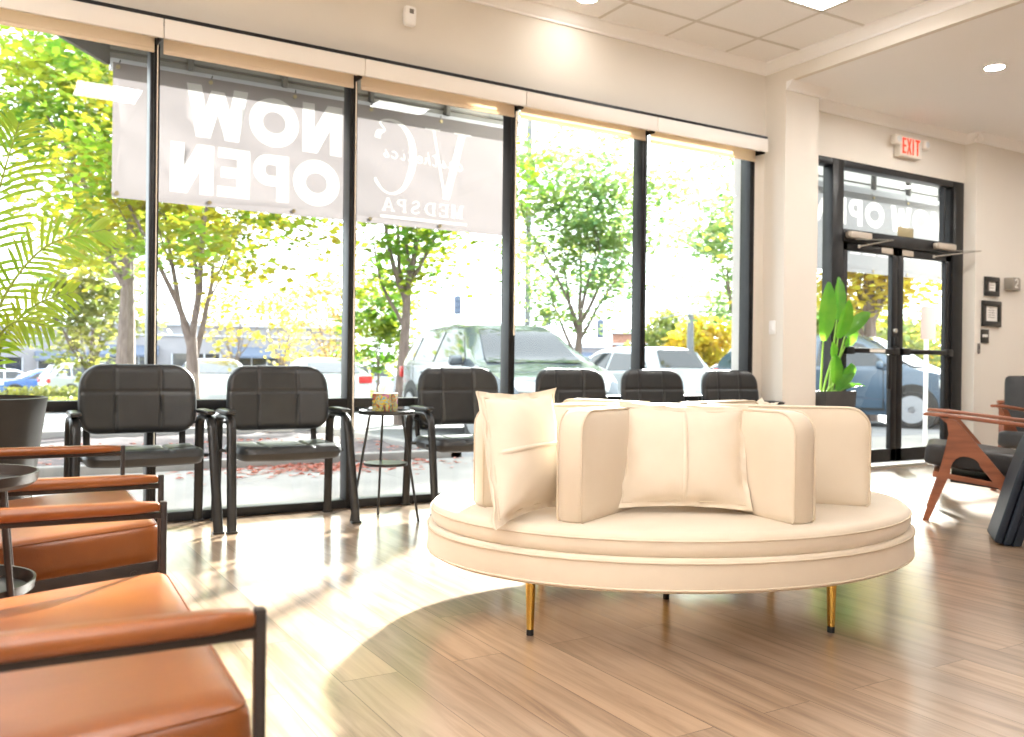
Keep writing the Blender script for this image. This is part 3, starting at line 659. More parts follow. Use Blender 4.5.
# ------------------------------------------------------------------ black guest chairs
def guest_chair():
    r = thing('guest_chair')
    # backrest: tufted panel, top at 0.905
    W, zb, zt = 0.305, 0.525, 0.907
    def hw(z):
        s = (z - zb) / (zt - zb); k = W * (0.93 + 0.07 * math.sin(PI * min(1, s * 0.9 + 0.1)))
        rt, rb = 0.105, 0.085
        if z > zt - rt: k -= rt - math.sqrt(max(0, rt * rt - (z - zt + rt) ** 2))
        if z < zb + rb: k -= rb - math.sqrt(max(0, rb * rb - (zb + rb - z) ** 2))
        return k
    def groove(t, c, wd=0.007): 
        d = abs(t - c) / wd; return math.exp(-d * d)
    def bfn(sg):
        def fn(a, b):
            ta = math.sin((a * 2 - 1) * PI / 2) * 0.3 + (a * 2 - 1) * 0.7; tb = 0.5 + 0.5 * (math.sin((b * 2 - 1) * PI / 2) * 0.5 + (b * 2 - 1) * 0.5)
            z = zb + (zt - zb) * tb; x = ta * hw(z)
            ed = min(1, (1 - abs(ta)) / 0.13) ; ed2 = min(1, min(tb, 1 - tb) / 0.13)
            e = math.sqrt(max(0, 1 - (1 - ed) ** 2)) * math.sqrt(max(0, 1 - (1 - ed2) ** 2))
            lean = 0.012 + (z - zb) * 0.09
            curve = -0.05 * (abs(x) / W) ** 2
            th = 0.034 * e
            if sg < 0:
                gr = max(groove(x, -0.118), groove(x, 0.118), groove(z, 0.755))
                pil = 0.006 * abs(math.sin(PI * (x + 0.354) / 0.236)) if abs(x) < 0.35 else 0
                th = th + (pil - 0.010 * gr) * e
            return Vector((x, lean + curve + sg * th, z))
        return fn
    b = MB(); b.grid(bfn(-1), 72, 48); b.grid(bfn(1), 24, 16, flip=True)
    b.build('backrest', M['bleather'], r, angle=80)
    # seat
    zs = 0.462
    def sfn(sg):
        def fn(a, c):
            ta = math.sin((a * 2 - 1) * PI / 2) * 0.3 + (a * 2 - 1) * 0.7; tb = 0.5 + 0.5 * (math.sin((c * 2 - 1) * PI / 2) * 0.4 + (c * 2 - 1) * 0.6)
            y = -0.345 + tb * 0.405; r_ = 0.09
            x0 = 0.30
            if tb < 0.22: x0 -= 0.07 * (1 - math.sqrt(max(0, 1 - ((0.22 - tb) / 0.22) ** 2)))
            x = ta * x0
            ed = min(1, (1 - abs(ta)) / 0.12); ed2 = min(1, min(tb, 1 - tb) / 0.14)
            e = math.sqrt(max(0, 1 - (1 - ed) ** 2)) * math.sqrt(max(0, 1 - (1 - ed2) ** 2))
            y2 = y - 0.025 * (1 - (x / 0.3) ** 2) * (1 - tb)
            dip = -0.016 * (1 - (x / 0.3) ** 2) * math.sin(PI * tb)
            z = zs - 0.044 + dip
            if sg > 0:
                gr = max(groove(x, -0.125), groove(x, 0.125), groove(y, -0.16))
                return Vector((x, y2, z + (0.044 - 0.012 * gr) * e))
            return Vector((x, y2, z - 0.042 * e))
        return fn
    b = MB(); b.grid(sfn(1), 60, 40); b.grid(sfn(-1), 24, 16, flip=True); b.build('seat', M['bleather'], r, angle=80)
    for s in (-1, 1):
        x = s * 0.335
        # front foot, front corner of the arm, rear corner, rear foot; legs lean a little outward
        pts = fillet([(x + s * 0.018, -0.385, 0.0), (x, -0.275, 0.618), (x, 0.03, 0.618), (x + s * 0.004, 0.072, 0.0)], 0.085, 7)
        MB().tube(pts, 0.0135, 12, flat=(1.0, 1.95) , up=(0, 1, 0)).build('side_frame', M['bframe'], r)
        pd = MB(); pd.rbox((x - s * 0.004, -0.135, 0.645), (0.058, 0.27, 0.026), 0.012, 6, (0, 0, 0.004)); pd.build('armrest', M['bplastic'], r, weld=True)
        for p_, q_ in (((x, -0.20, 0.41), (s * 0.24, -0.20, 0.408)), ((x, 0.045, 0.41), (s * 0.24, 0.0, 0.408))): MB().tube([p_, q_], 0.011, 8).build('seat_bracket', M['bframe'], r)
        bs = MB(); bs.tube(smoothpath([(s * 0.24, -0.25, 0.404), (s * 0.24, 0.03, 0.404), (s * 0.25, 0.085, 0.47), (s * 0.25, 0.10, 0.70)], 5), 0.011, 8, flat=(0.6, 1.6), up=(0, 1, 0)); bs.tube([(s * 0.25, 0.085, 0.56), (x, 0.05, 0.585)], 0.009, 8)
        bs.build('back_support', M['bframe'], r)
        for c_ in ((x + s * 0.0175, -0.383, 0.006), (x + s * 0.004, 0.072, 0.006)): MB().cbox(c_, (0.060, 0.036, 0.012), 0.004).build('foot_cap', M['bplastic'], r)
    return r
gc = guest_chair()
CH = [(0.748, 5.262, 0.0, 'black leather guest chair in front of the first window mullion, nearest the palm planter'),
      (1.518, 5.238, 0.0, 'black leather guest chair just left of the tissue box table'),
      (2.735, 5.262, 1.0, 'black leather guest chair just right of the tissue box table'),
      (3.642, 5.255, 0.0, 'black leather guest chair behind the sofa, in front of the parked grey SUV hood'),
      (4.400, 5.255, 0.0, 'black leather guest chair in front of the fourth window mullion, second from the pillar'),
      (5.215, 5.258, 0.0, 'black leather guest chair nearest the pillar')]
for i, (x, y, rz, lb) in enumerate(CH):
    o = gc if i == 0 else copy_tree(gc)
    o.location = (x, y, 0); o.rotation_euler = (0, 0, rad(rz)); tag(o, lb, 'chair', 'black guest chairs along the windows')

# ------------------------------------------------------------------ orange lounge chairs
def lounge_chair():
    r = thing('lounge_chair')          # local: faces +x, width along y from 0 to 1.02, front of the posts at x = 0
    Wd, s = 1.02, 0.009
    TLT = Matrix.Translation((0, 0, 0.45)) @ Matrix.Rotation(rad(-5), 4, 'Y') @ Matrix.Translation((0, 0, -0.45))
    b = MB(); b.rbox((-0.335, Wd / 2 + 0.012, 0.392), (0.69, 0.895, 0.125), 0.028, 14, (0, 0, 0.018), TLT); b.build('seat_cushion', M['oleather'], r, weld=True, angle=180)
    sm = MB()
    for z in (0.446, 0.338):
        x0, x1, y0, y1 = -0.67, 0.003, Wd / 2 - 0.428, Wd / 2 + 0.428
        sm.tube(fillet([(-0.66, y0, z), (x1, y0, z), (x1, y1, z), (-0.66, y1, z)], 0.03, 5), 0.0032, 6, mat=TLT)
    sm.build('seam', M['oleather'], r)
    b = MB(); b.rbox((-0.72, Wd / 2, 0.65), (0.14, 0.87, 0.48), 0.04, 10, (0.02, 0, 0), Matrix.Translation((-0.72, 0, 0.45)) @ Matrix.Rotation(rad(-12), 4, 'Y') @ Matrix.Translation((0.72, 0, -0.45))); b.build('back_cushion', M['oleather'], r, weld=True, angle=180)
    for y in (0.012, Wd - 0.012):
        f_ = MB()
        f_.box((-0.004, y - 0.010, 0), (0.010, y + 0.010, 0.600), 0.002)
        f_.box((-0.75, y - 0.010, 0), (-0.728, y + 0.010, 0.600), 0.003)
        f_.box((-0.74, y - 0.010, 0.562), (0.0, y + 0.010, 0.576), 0.003)
        f_.build('side_frame', M['bronze'], r)
        p = MB(); p.rbox((-0.364, y, 0.589), (0.718, 0.046, 0.026), 0.012, 8, (0, 0, 0.003)); p.build('arm_pad', M['oleather'], r, weld=True, angle=180)
        rl = MB(); yi = y + (0.016 if y < 0.5 else -0.016)
        rl.box((-0.74, yi - 0.008, 0.298), (0.0, yi + 0.008, 0.354), 0.003, TLT); ro = rl.build('side_rail', M['bronze'], r)
        bo = MB(); ys = yi - 0.008 if y < 0.5 else yi + 0.008; sg = -1 if y < 0.5 else 1
        bo.tube([(-0.065, ys, 0.322), (-0.065, ys + sg * 0.005, 0.322)], 0.010, 14); bo.tube([(-0.065, ys + sg * 0.005, 0.322), (-0.065, ys + sg * 0.007, 0.322)], 0.004, 8)
        bo.build('bolt', M['bronze'], ro)
    f_ = MB(); f_.box((-0.01, 0.0, 0.27), (0.008, Wd, 0.318), 0.003); f_.box((-0.745, 0.0, 0.27), (-0.73, Wd, 0.318), 0.003); f_.build('cross_rail', M['bronze'], r)
    return r
lc = lounge_chair()
lc.location = (0.312, 1.148, 0); lc.rotation_euler = (0, 0, rad(-2.7)); tag(lc, 'orange leather lounge chair nearest the viewer, cushion filling the lower left corner', 'armchair', 'orange lounge chairs on the left')
l2 = copy_tree(lc); l2.location = (0.438, 2.655, 0); l2.rotation_euler = (0, 0, rad(-1.5)); tag(l2, 'orange leather lounge chair beyond the round tray table, before the palm planter')

# round two tier tray table between them
t = thing('tray_table', (-0.085, 2.42, 0), 0, 'small round black two tier tray table between the orange lounge chairs', 'side table')
def tray(z, r, nm):
    MB().lathe([(0.001, z - 0.006), (r - 0.012, z - 0.006), (r, z + 0.004), (r + 0.004, z + 0.026), (r - 0.002, z + 0.026), (r - 0.014, z + 0.002), (0.001, z)], (0, 0, 0), 48).build(nm, M['bronze'], t)
tray(0.632, 0.205, 'top_tray'); tray(0.378, 0.20, 'lower_tray')
for a in (-45, 42, 135, 225):
    ca, sa = math.cos(rad(a)), math.sin(rad(a))
    MB().tube([(ca * 0.180, sa * 0.180, 0.628), (ca * 0.208, sa * 0.208, 0.38), (ca * 0.24, sa * 0.24, 0.0)], 0.0075, 10).build('leg', M['bronze'], t)

# small three legged table with tissues
t = thing('side_table', (2.055, 4.86, 0), 0, 'thin black three legged side table between the second and third guest chairs', 'side table')
MB().lathe([(0.001, 0.628), (0.158, 0.628), (0.164, 0.632), (0.165, 0.648), (0.158, 0.652), (0.150, 0.642), (0.001, 0.642)], (0, 0, 0), 48).build('table_top', M['bframe'], t)
MB().lathe([(0.10, 0.327), (0.128, 0.327), (0.128, 0.343), (0.10, 0.343)], (0, 0, 0), 40).build('lower_ring', M['bframe'], t)
MB().lathe([(0.001, 0.331), (0.124, 0.331), (0.124, 0.337), (0.001, 0.337)], (0, 0, 0), 40).build('lower_shelf', M['bframe'], t)
for a in (-38, 80, 160):
    ca, sa = math.cos(rad(a)), math.sin(rad(a))
    MB().tube([(ca * 0.095, sa * 0.095, 0.63), (ca * 0.20, sa * 0.20, 0.0)], 0.0075, 10).build('leg', M['bframe'], t)
t = thing('tissue_box', (2.02, 4.80, 0.642), rad(38), 'colourful painted cube tissue box with a tissue sticking out', 'tissue box')
def tissue_mat():
    mt = bpy.data.materials.new('painted_cardboard'); mt.use_nodes = True; nt = mt.node_tree; b = nt.nodes['Principled BSDF']
    tc = N(nt, 'ShaderNodeTexCoord'); n = N(nt, 'ShaderNodeTexNoise'); n.inputs['Scale'].default_value = 26; n.inputs['Detail'].default_value = 1.5; n.inputs['Distortion'].default_value = 1.2
    r = N(nt, 'ShaderNodeValToRGB'); r.color_ramp.interpolation = 'CONSTANT'; e = r.color_ramp.elements
    cols = [(0.01, 0.025, 0.05), (0.42, 0.07, 0.01), (0.02, 0.17, 0.11), (0.55, 0.36, 0.01), (0.12, 0.30, 0.40), (0.50, 0.45, 0.05), (0.16, 0.04, 0.14), (0.42, 0.16, 0.22)]
    e[0].position = 0; e[0].color = c4(cols[0]); e[1].position = 0.36; e[1].color = c4(cols[1])
    for p, cc in zip((0.42, 0.47, 0.53, 0.58, 0.63, 0.68), cols[2:]):
        q = e.new(p); q.color = c4(cc)
    nt.links.new(tc.outputs['Object'], n.inputs[0]); nt.links.new(n.outputs[0], r.inputs[0]); nt.links.new(r.outputs[0], b.inputs['Base Color']); b.inputs['Roughness'].default_value = 0.5
    return mt
MB().box((-0.055, -0.055, 0.0), (0.055, 0.055, 0.112), 0.004).build('carton', tissue_mat(), t)
MB().box((-0.0556, -0.0556, 0.1085), (0.0556, 0.0556, 0.1135), 0.001).build('carton_lid', M['paper'], t)
ts = MB()
rn = random.Random(5)
for k in range(3):
    a0 = k * 1.1
    def fn(u, v, a0=a0, k=k):
        a = a0 + u * 2.4; r_ = 0.006 + 0.036 * math.sin(PI * (0.15 + 0.8 * v)) * (0.8 + 0.2 * math.sin(9 * u + k))
        return Vector((r_ * math.cos(a), r_ * math.sin(a), 0.112 + 0.062 * v + 0.008 * math.sin(7 * u + k)))
    ts.grid(fn, 10, 8)
ts.build('tissue', M['tissue'], t)

# ------------------------------------------------------------------ walnut armchairs on the right
def wood_chair():
    r = thing('wood_armchair')      # faces -x locally; width along y (0 = viewer side), origin at the near front foot
    def prof(y0, th, poly, nm):
        return MB().prism(poly, lambda a, b, w_: Vector((a, y0 + w_, b)), th)
    Wd = 0.66
    for y in (0.0, Wd):
        # side panel: front leg and diagonal brace meeting under the arm, arch between them
        P_ = [(-0.005, 0.0), (0.032, 0.0), (0.115, 0.215), (0.145, 0.30)]
        P_ += [(0.145 + 0.075 * (1 - math.cos(PI / 2 * k / 5)), 0.30 + 0.105 * math.sin(PI / 2 * k / 5)) for k in range(1, 6)]
        P_ += [(0.22 + 0.085 * math.sin(PI / 2 * k / 5), 0.405 - 0.055 * (1 - math.cos(PI / 2 * k / 5))) for k in range(1, 6)]
        P_ += [(0.455, 0.16), (0.41, 0.0), (0.45, 0.0), (0.535, 0.17), (0.215, 0.575), (0.175, 0.622), (0.085, 0.637), (0.125, 0.60), (0.135, 0.54), (0.115, 0.43), (0.075, 0.26)]
        sp = MB().prism(P_, lambda a, b, w_: Vector((a, y - 0.014 + w_, b)), 0.028).build('side_leg_frame', M['walnut'], r, smooth=False)
        ar = MB()
        ring = []
        for x, z, w2, h2 in ((-0.005, 0.652, 0.020, 0.008), (0.01, 0.655, 0.030, 0.011), (0.12, 0.650, 0.034, 0.013), (0.35, 0.624, 0.030, 0.013), (0.66, 0.592, 0.022, 0.013), (0.76, 0.584, 0.018, 0.012)):
            ring.append([Vector((x, y + w2 * math.copysign(abs(math.cos(t_)) ** 0.6, math.cos(t_)), z + h2 * math.copysign(abs(math.sin(t_)) ** 0.6, math.sin(t_)))) for t_ in [2 * PI * k / 16 for k in range(16)]])
        ar.loft(ring).build('armrest', M['walnut'], r)
        MB().prism([(0.06, 0.275), (0.06, 0.305), (0.56, 0.235), (0.56, 0.205)], lambda a, b, w_: Vector((a, y - 0.012 + w_, b)), 0.024).build('seat_rail', M['walnut'], r, smooth=False)
    c = MB(); c.box((0.05, 0, 0.268), (0.085, Wd, 0.305), 0.006); c.box((0.52, 0, 0.205), (0.55, Wd, 0.24), 0.006); c.build('cross_rail', M['walnut'], r)
    tilt = Matrix.Translation((0.3, 0, 0.36)) @ Matrix.Rotation(rad(6), 4, 'Y') @ Matrix.Translation((-0.3, 0, -0.36))
    c = MB(); c.rbox((0.30, Wd / 2, 0.375), (0.60, Wd - 0.05, 0.125), 0.03, 10, (0, 0, 0.014), tilt); so = c.build('seat_cushion', M['cushion_dark'], r, weld=True, angle=180)
    u = MB(); u.box((0.16, 0.04, 0.225), (0.50, Wd - 0.04, 0.262), 0.006, tilt); u.build('seat_webbing', M['rubber'], so)
    bt = Matrix.Translation((0.54, 0, 0.38)) @ Matrix.Rotation(rad(19), 4, 'Y') @ Matrix.Translation((-0.54, 0, -0.38))
    c = MB(); c.rbox((0.585, Wd / 2, 0.66), (0.12, Wd - 0.06, 0.52), 0.05, 10, (0.016, 0, 0), bt); bo = c.build('back_cushion', M['cushion_dark'], r, weld=True, angle=180)
    for y in (0.05, Wd - 0.05):
        MB().box((0.655, y - 0.014, 0.16), (0.685, y + 0.014, 0.80), 0.006, bt).build('back_post', M['walnut'], r)
    return r
wc = wood_chair()
def place_wood(o, x, y, az, lb):
    o.location = (x, y, 0); o.rotation_euler = (0, 0, az); tag(o, lb, 'armchair', 'walnut armchairs at the right')
# local -x is the facing direction; local +y is the far side
FA = rad(-32)
place_wood(wc, 4.985, 3.362, rad(-58), 'walnut armchair with charcoal cushions in full view at right, before the entrance doors')
w2 = copy_tree(wc); place_wood(w2, 6.72, 3.29, rad(0), 'walnut armchair behind the nearest one at the right edge, mostly hidden')
w3 = copy_tree(wc); place_wood(w3, 8.10, 3.93, rad(30), 'walnut armchair with a tall dark back against the right pier wall')

# slanted dark leather panels of a chair leaning into the frame at the right edge
t = thing('leather_recliner', (4.62, 2.68, 0), 0, 'slanted blue black leather panels of a recliner cut off by the right edge', 'armchair')
ux = Vector((0.60, -0.80, 0)); dx = Vector((0.80, 0.60, 0))
def panel(off, y0, wd, nm, mat):
    path = smoothpath([(0.0, 0.01), (0.055, 0.20), (0.12, 0.42), (0.20, 0.60), (0.36, 0.69), (0.62, 0.70)], 5)
    mb = MB(); th = 0.040
    rg = []
    for i, p in enumerate(path):
        a = path[max(0, i - 1)]; b = path[min(len(path) - 1, i + 1)]; d = (b - a).normalized(); n = Vector((d.y, -d.x))
        q = []
        for s_, w_ in ((-1, 0.0), (-1, 1.0), (1, 1.0), (1, 0.0)):
            v2 = Vector((p.x, p.y)) + Vector((n.x, n.y)) * (off + s_ * th / 2)
            q.append(ux * v2.x + dx * (y0 + w_ * wd) + Vector((0, 0, max(0.0, v2.y))))
        rg.append(q)
    o = mb.loft(rg).build(nm, mat, t, angle=40)
    bv = o.modifiers.new('round', 'BEVEL'); bv.width = 0.012; bv.segments = 3; bv.limit_method = 'ANGLE'
    return o
panel(0.0, 0.0, 0.34, 'front_panel', M['navy_leather']); panel(0.043, -0.012, 0.36, 'middle_panel', M['navy_leather']); panel(0.086, 0.0, 0.34, 'rear_panel', M['navy_leather'])
for da in (0.03, 0.29):
    for ua in (0.27, 0.60):
        MB().tube([ux * (ua + 0.03) + dx * da, ux * ua + dx * da + Vector((0, 0, 0.62))], [0.014, 0.020], 10).build('leg', M['walnut'], t)
MB().tube([ux * 0.275 + dx * 0.03 + Vector((0, 0, 0.5)), ux * 0.605 + dx * 0.03 + Vector((0, 0, 0.5))], 0.014, 10).build('side_rail', M['walnut'], t)
MB().tube([ux * 0.275 + dx * 0.29 + Vector((0, 0, 0.5)), ux * 0.605 + dx * 0.29 + Vector((0, 0, 0.5))], 0.014, 10).build('side_rail', M['walnut'], t)

# ------------------------------------------------------------------ plants inside
def tapered_pot(prof, label, loc, mat, n=40):
    t = thing('planter', loc, 0, label, 'planter'); return t
t = thing('potted_palm', (-0.06, 4.52, 0), 0, 'areca palm with bright fronds in a tall black round planter by the window', 'potted plant')
po = MB().lathe([(0.001, 0), (0.215, 0.0), (0.222, 0.01), (0.318, 0.735), (0.322, 0.755), (0.312, 0.758), (0.300, 0.70), (0.001, 0.69)], (0, 0, 0), 56).build('planter', M['pot'], t)
MB().lathe([(0.001, 0.70), (0.301, 0.70), (0.301, 0.705), (0.15, 0.715), (0.001, 0.72)], (0, 0, 0), 40).build('soil', M['soil'], po)
PO = Vector((-0.06, 4.52, 0))
def frond(pts, n, ln, seed, droop=0.25, side=(0, -1, 0.1)):
    rn = random.Random(seed); path = smoothpath([Vector(p) - PO for p in pts], 12)
    mb = MB(); L = len(path)
    mb.mi = 0; mb.tube(path, [0.009 - 0.0065 * i / L for i in range(L)], 6)
    mb.mi = 1
    for i in range(n):
        s = 0.24 + 0.76 * i / (n - 1); k = min(L - 2, int(s * (L - 1))); p = path[k]; tg = (path[k + 1] - path[max(0, k - 1)]).normalized()
        sd_ = tg.cross(Vector((0.15, -0.9, 0.35))).normalized()
        if sd_.length < 0.1: sd_ = Vector((1, 0, 0))
        up = sd_.cross(tg).normalized()
        l_ = ln * (0.55 + 0.45 * math.sin(PI * min(1, 0.25 + 0.75 * (1 - s) + 0.12))) * (0.35 + 0.65 * min(1, (1 - s) * 3 + 0.25))
        for sg in (-1, 1):
            fwd = 0.55 + 0.7 * s
            d = (sd_ * sg + tg * fwd + up * (0.25 + rn.uniform(-0.12, 0.12))).normalized()
            wv = d.cross(up).normalized() if abs(d.dot(up)) < 0.98 else sd_
            wv = (wv + up * rn.uniform(-0.3, 0.3)).normalized()
            pts_ = []
            le = l_ * rn.uniform(0.85, 1.1); N_ = 5
            vs = []
            for q in range(N_ + 1):
                f = q / N_; c_ = p + d * le * f + Vector((0, 0, -droop * le * f * f)); ww = 0.0085 * (math.sin(PI * (0.12 + 0.88 * f)) ** 0.7 if f < 1 else 0.02)
                vs += [c_ - wv * ww, c_ + up * ww * 0.25, c_ + wv * ww]
            fs = []
            for q in range(N_):
                a = q * 3; fs += [(a, a + 1, a + 4, a + 3), (a + 1, a + 2, a + 5, a + 4)]
            mb.add(vs, fs)
    return mb.build('frond', [M['palmstem'], M['palm']], t, angle=180)
base = lambda dx_, dy_: (PO.x + dx_, PO.y + dy_, 0.71)
frond([base(0.05, 0), (-0.02, 4.45, 1.15), (0.05, 4.38, 1.60), (0.13, 4.30, 1.93)], 24, 0.26, 1)
frond([base(0.1, -0.05), (0.05, 4.40, 1.10), (0.22, 4.32, 1.40), (0.46, 4.25, 1.50)], 22, 0.19, 2)
frond([base(0.1, 0.05), (0.08, 4.45, 1.00), (0.20, 4.38, 1.16), (0.34, 4.30, 1.22)], 18, 0.16, 3)
frond([base(0.06, -0.08), (0.04, 4.36, 0.96), (0.12, 4.22, 1.08), (0.25, 4.12, 1.06)], 16, 0.15, 4, 0.4)
frond([base(-0.1, 0.0), (-0.3, 4.5, 1.3), (-0.55, 4.5, 1.7), (-0.85, 4.45, 1.8)], 26, 0.28, 6)
frond([base(-0.1, -0.1), (-0.3, 4.3, 1.0), (-0.5, 4.1, 1.3), (-0.7, 3.95, 1.3)], 22, 0.26, 8)

BO = Vector((6.335, 5.205, 0))
t = thing('potted_paddle_plant', BO, 0, 'broad leaved green plant in a square charcoal planter beside the sidelight', 'potted plant')
def sq(h, z): return [Vector((sx * h, sy * h * 0.78, z)) for sx, sy in ((-1, -1), (1, -1), (1, 1), (-1, 1))]
po = MB().loft([sq(0.15, 0), sq(0.198, 0.735), sq(0.182, 0.735), sq(0.178, 0.69)]).build('planter', M['potgrey'], t, smooth=False)
MB().loft([sq(0.176, 0.68), sq(0.178, 0.695)]).build('soil', M['soil'], po, smooth=False)
def paddle(b, k, tip, wd, seed, fold=0.35, nrm=(-0.3, -0.95, 0.1)):
    # stalk from the soil b to blade base k, blade to tip
    b, k, tip = [Vector(p) - BO for p in (b, k, tip)]
    mb = MB(); mb.mi = 0
    mb.tube(smoothpath([b, b.lerp(k, 0.5) + Vector((0, 0, 0.02)), k], 6), [0.012 - 0.006 * i / 12 for i in range(13)], 8)
    ax = tip - k; L = ax.length; ax.normalize(); n = Vector(nrm); n = (n - ax * n.dot(ax)).normalized(); s = ax.cross(n)
    mb.mi = 1
    def fn(u, v):
        f = v; ww = wd * math.sin(PI * (0.04 + 0.93 * f) ** 0.85) ** 0.75; x = (u * 2 - 1)
        p = k + ax * L * f + s * ww * x + n * (abs(x) * ww * fold) - n * 0.10 * L * (f * f) + Vector((0, 0, -0.10 * L * f ** 3))
        return p + n * 0.004 * math.sin(22 * f + 3 * abs(x)) * abs(x)
    mb.grid(fn, 8, 16)
    return mb.build('leaf', [M['bopstem'], M['bop']], t, angle=180)
pb = lambda a, c: (BO.x + a, BO.y + c, 0.69)
paddle(pb(-0.12, -0.03), (6.225, 5.160, 1.170), (6.255, 5.100, 1.730), 0.078, 1, 0.3, (-0.4, -0.9, 0.1))
paddle(pb(0.02, 0.0), (6.470, 5.220, 1.360), (6.560, 5.240, 1.800), 0.062, 2, 0.4, (-0.2, -0.95, 0.1))
paddle(pb(0.0, -0.05), (6.440, 5.180, 1.200), (6.380, 5.000, 1.540), 0.07, 3, 0.5)
paddle(pb(0.05, 0.0), (6.520, 5.170, 1.220), (6.840, 5.140, 1.500), 0.06, 4, 0.4, (0.3, -0.6, 0.8))
paddle(pb(0.05, 0.05), (6.560, 5.200, 1.130), (6.730, 5.190, 1.310), 0.05, 5, 0.4, (0.4, -0.7, 0.6))
paddle(pb(-0.06, 0.0), (6.360, 5.170, 1.030), (6.310, 5.120, 1.170), 0.04, 6, 0.5)
paddle(pb(-0.1, -0.06), (6.330, 5.120, 0.800), (6.310, 5.080, 1.080), 0.06, 7, 0.35)
paddle(pb(-0.03, -0.06), (6.330, 5.100, 0.740), (6.480, 5.040, 0.930), 0.05, 8, 0.5, (-0.2, -0.6, 0.8))
paddle(pb(0.04, -0.04), (6.440, 5.130, 0.780), (6.520, 5.080, 1.000), 0.045, 9, 0.5)
paddle(pb(0.08, 0.0), (6.500, 5.180, 0.820), (6.660, 5.160, 0.990), 0.05, 10, 0.5, (0.2, -0.7, 0.7))
paddle(pb(0.06, -0.06), (6.460, 5.120, 0.750), (6.660, 5.060, 0.820), 0.045, 11, 0.4, (0, -0.3, 0.9))

# ------------------------------------------------------------------ outside: ground
def gz(y): return -0.05 - 0.023 * max(0.0, y - 10.0)
def onray(px, D):
    d = Fv + Rv * ((px - 512) / 884.35); t = D / math.hypot(d.x, d.y); x, y = d.x * t, d.y * t
    return Vector((x, y, gz(y)))
def groundsheet(name, x0, x1, y0, y1, dz, mat, nx=8, ny=16, wob=0, seed=0):
    rn = random.Random(seed)
    mb = MB()
    def fn(u, v):
        x, y = x0 + (x1 - x0) * u, y0 + (y1 - y0) * v
        return Vector((x, y, gz(y) + dz + (rn.uniform(0, wob) if wob else 0)))
    mb.grid(fn, nx, ny)
    return struct(mb.build(name, mat))
groundsheet('parking_lot_ground', -60, 110, 5.6, 130, 0.0, M['asphalt'], 12, 40)
struct(MB().box((-8, 5.485, -0.20), (16, 8.05, -0.02), 0.01).build('sidewalk', M['concrete']))
MB_ = MB()
for x in range(-7, 16, 2): MB_.box((x, 5.60, -0.021), (x + 0.012, 8.04, -0.0188))
struct(MB_.build('sidewalk_joints', M['ink'], smooth=False))
groundsheet('mulch_bed_ground', -9, 4.1, 8.07, 12.4, 0.03, M['mulch'], 60, 24, 0.05, 3)
struct(MB().box((-9.1, 8.05, -0.1), (4.25, 8.17, 0.06), 0.02).build('kerb_near', M['concrete'])); struct(MB().box((-9.1, 12.4, -0.15), (4.25, 12.55, 0.04), 0.02).build('kerb_far', M['concrete'])); struct(MB().box((4.1, 8.05, -0.1), (4.25, 12.5, 0.05), 0.02).build('kerb_end', M['concrete']))
groundsheet('lawn_strip', -14, 7.0, 25, 29, 0.05, M['grass'], 20, 8, 0.05, 4)
groundsheet('lawn_far', -45, 10, 40, 46, 0.06, M['grass'], 20, 8, 0.08, 5)
rn = random.Random(9); lf = MB()
for i in range(900):
    x = rn.gauss(2.75, 0.55) if i % 3 else rn.uniform(-1, 4); y = rn.gauss(7.75, 0.25) if i % 3 else rn.uniform(7.9, 10.5)
    z = gz(y) + 0.085 if y > 8.07 else -0.017
    a = rn.uniform(0, 6.28); s = rn.uniform(0.02, 0.045); tl = rn.uniform(-0.01, 0.02)
    lf.add([(x + s * math.cos(a + k * PI / 2), y + s * 0.7 * math.sin(a + k * PI / 2), z + (tl if k % 2 else 0) + 0.004) for k in range(4)], [(0, 1, 2, 3)])
tag(lf.build('fallen_leaves', M['redleaf'], smooth=False), 'reddish fallen leaves on the mulch and sidewalk edge outside', 'fallen leaves', kind='stuff')
sbox('wall_outside_pier', (5.60, 5.50, -0.1), (6.10, 5.62, 4.2), M['stucco'])

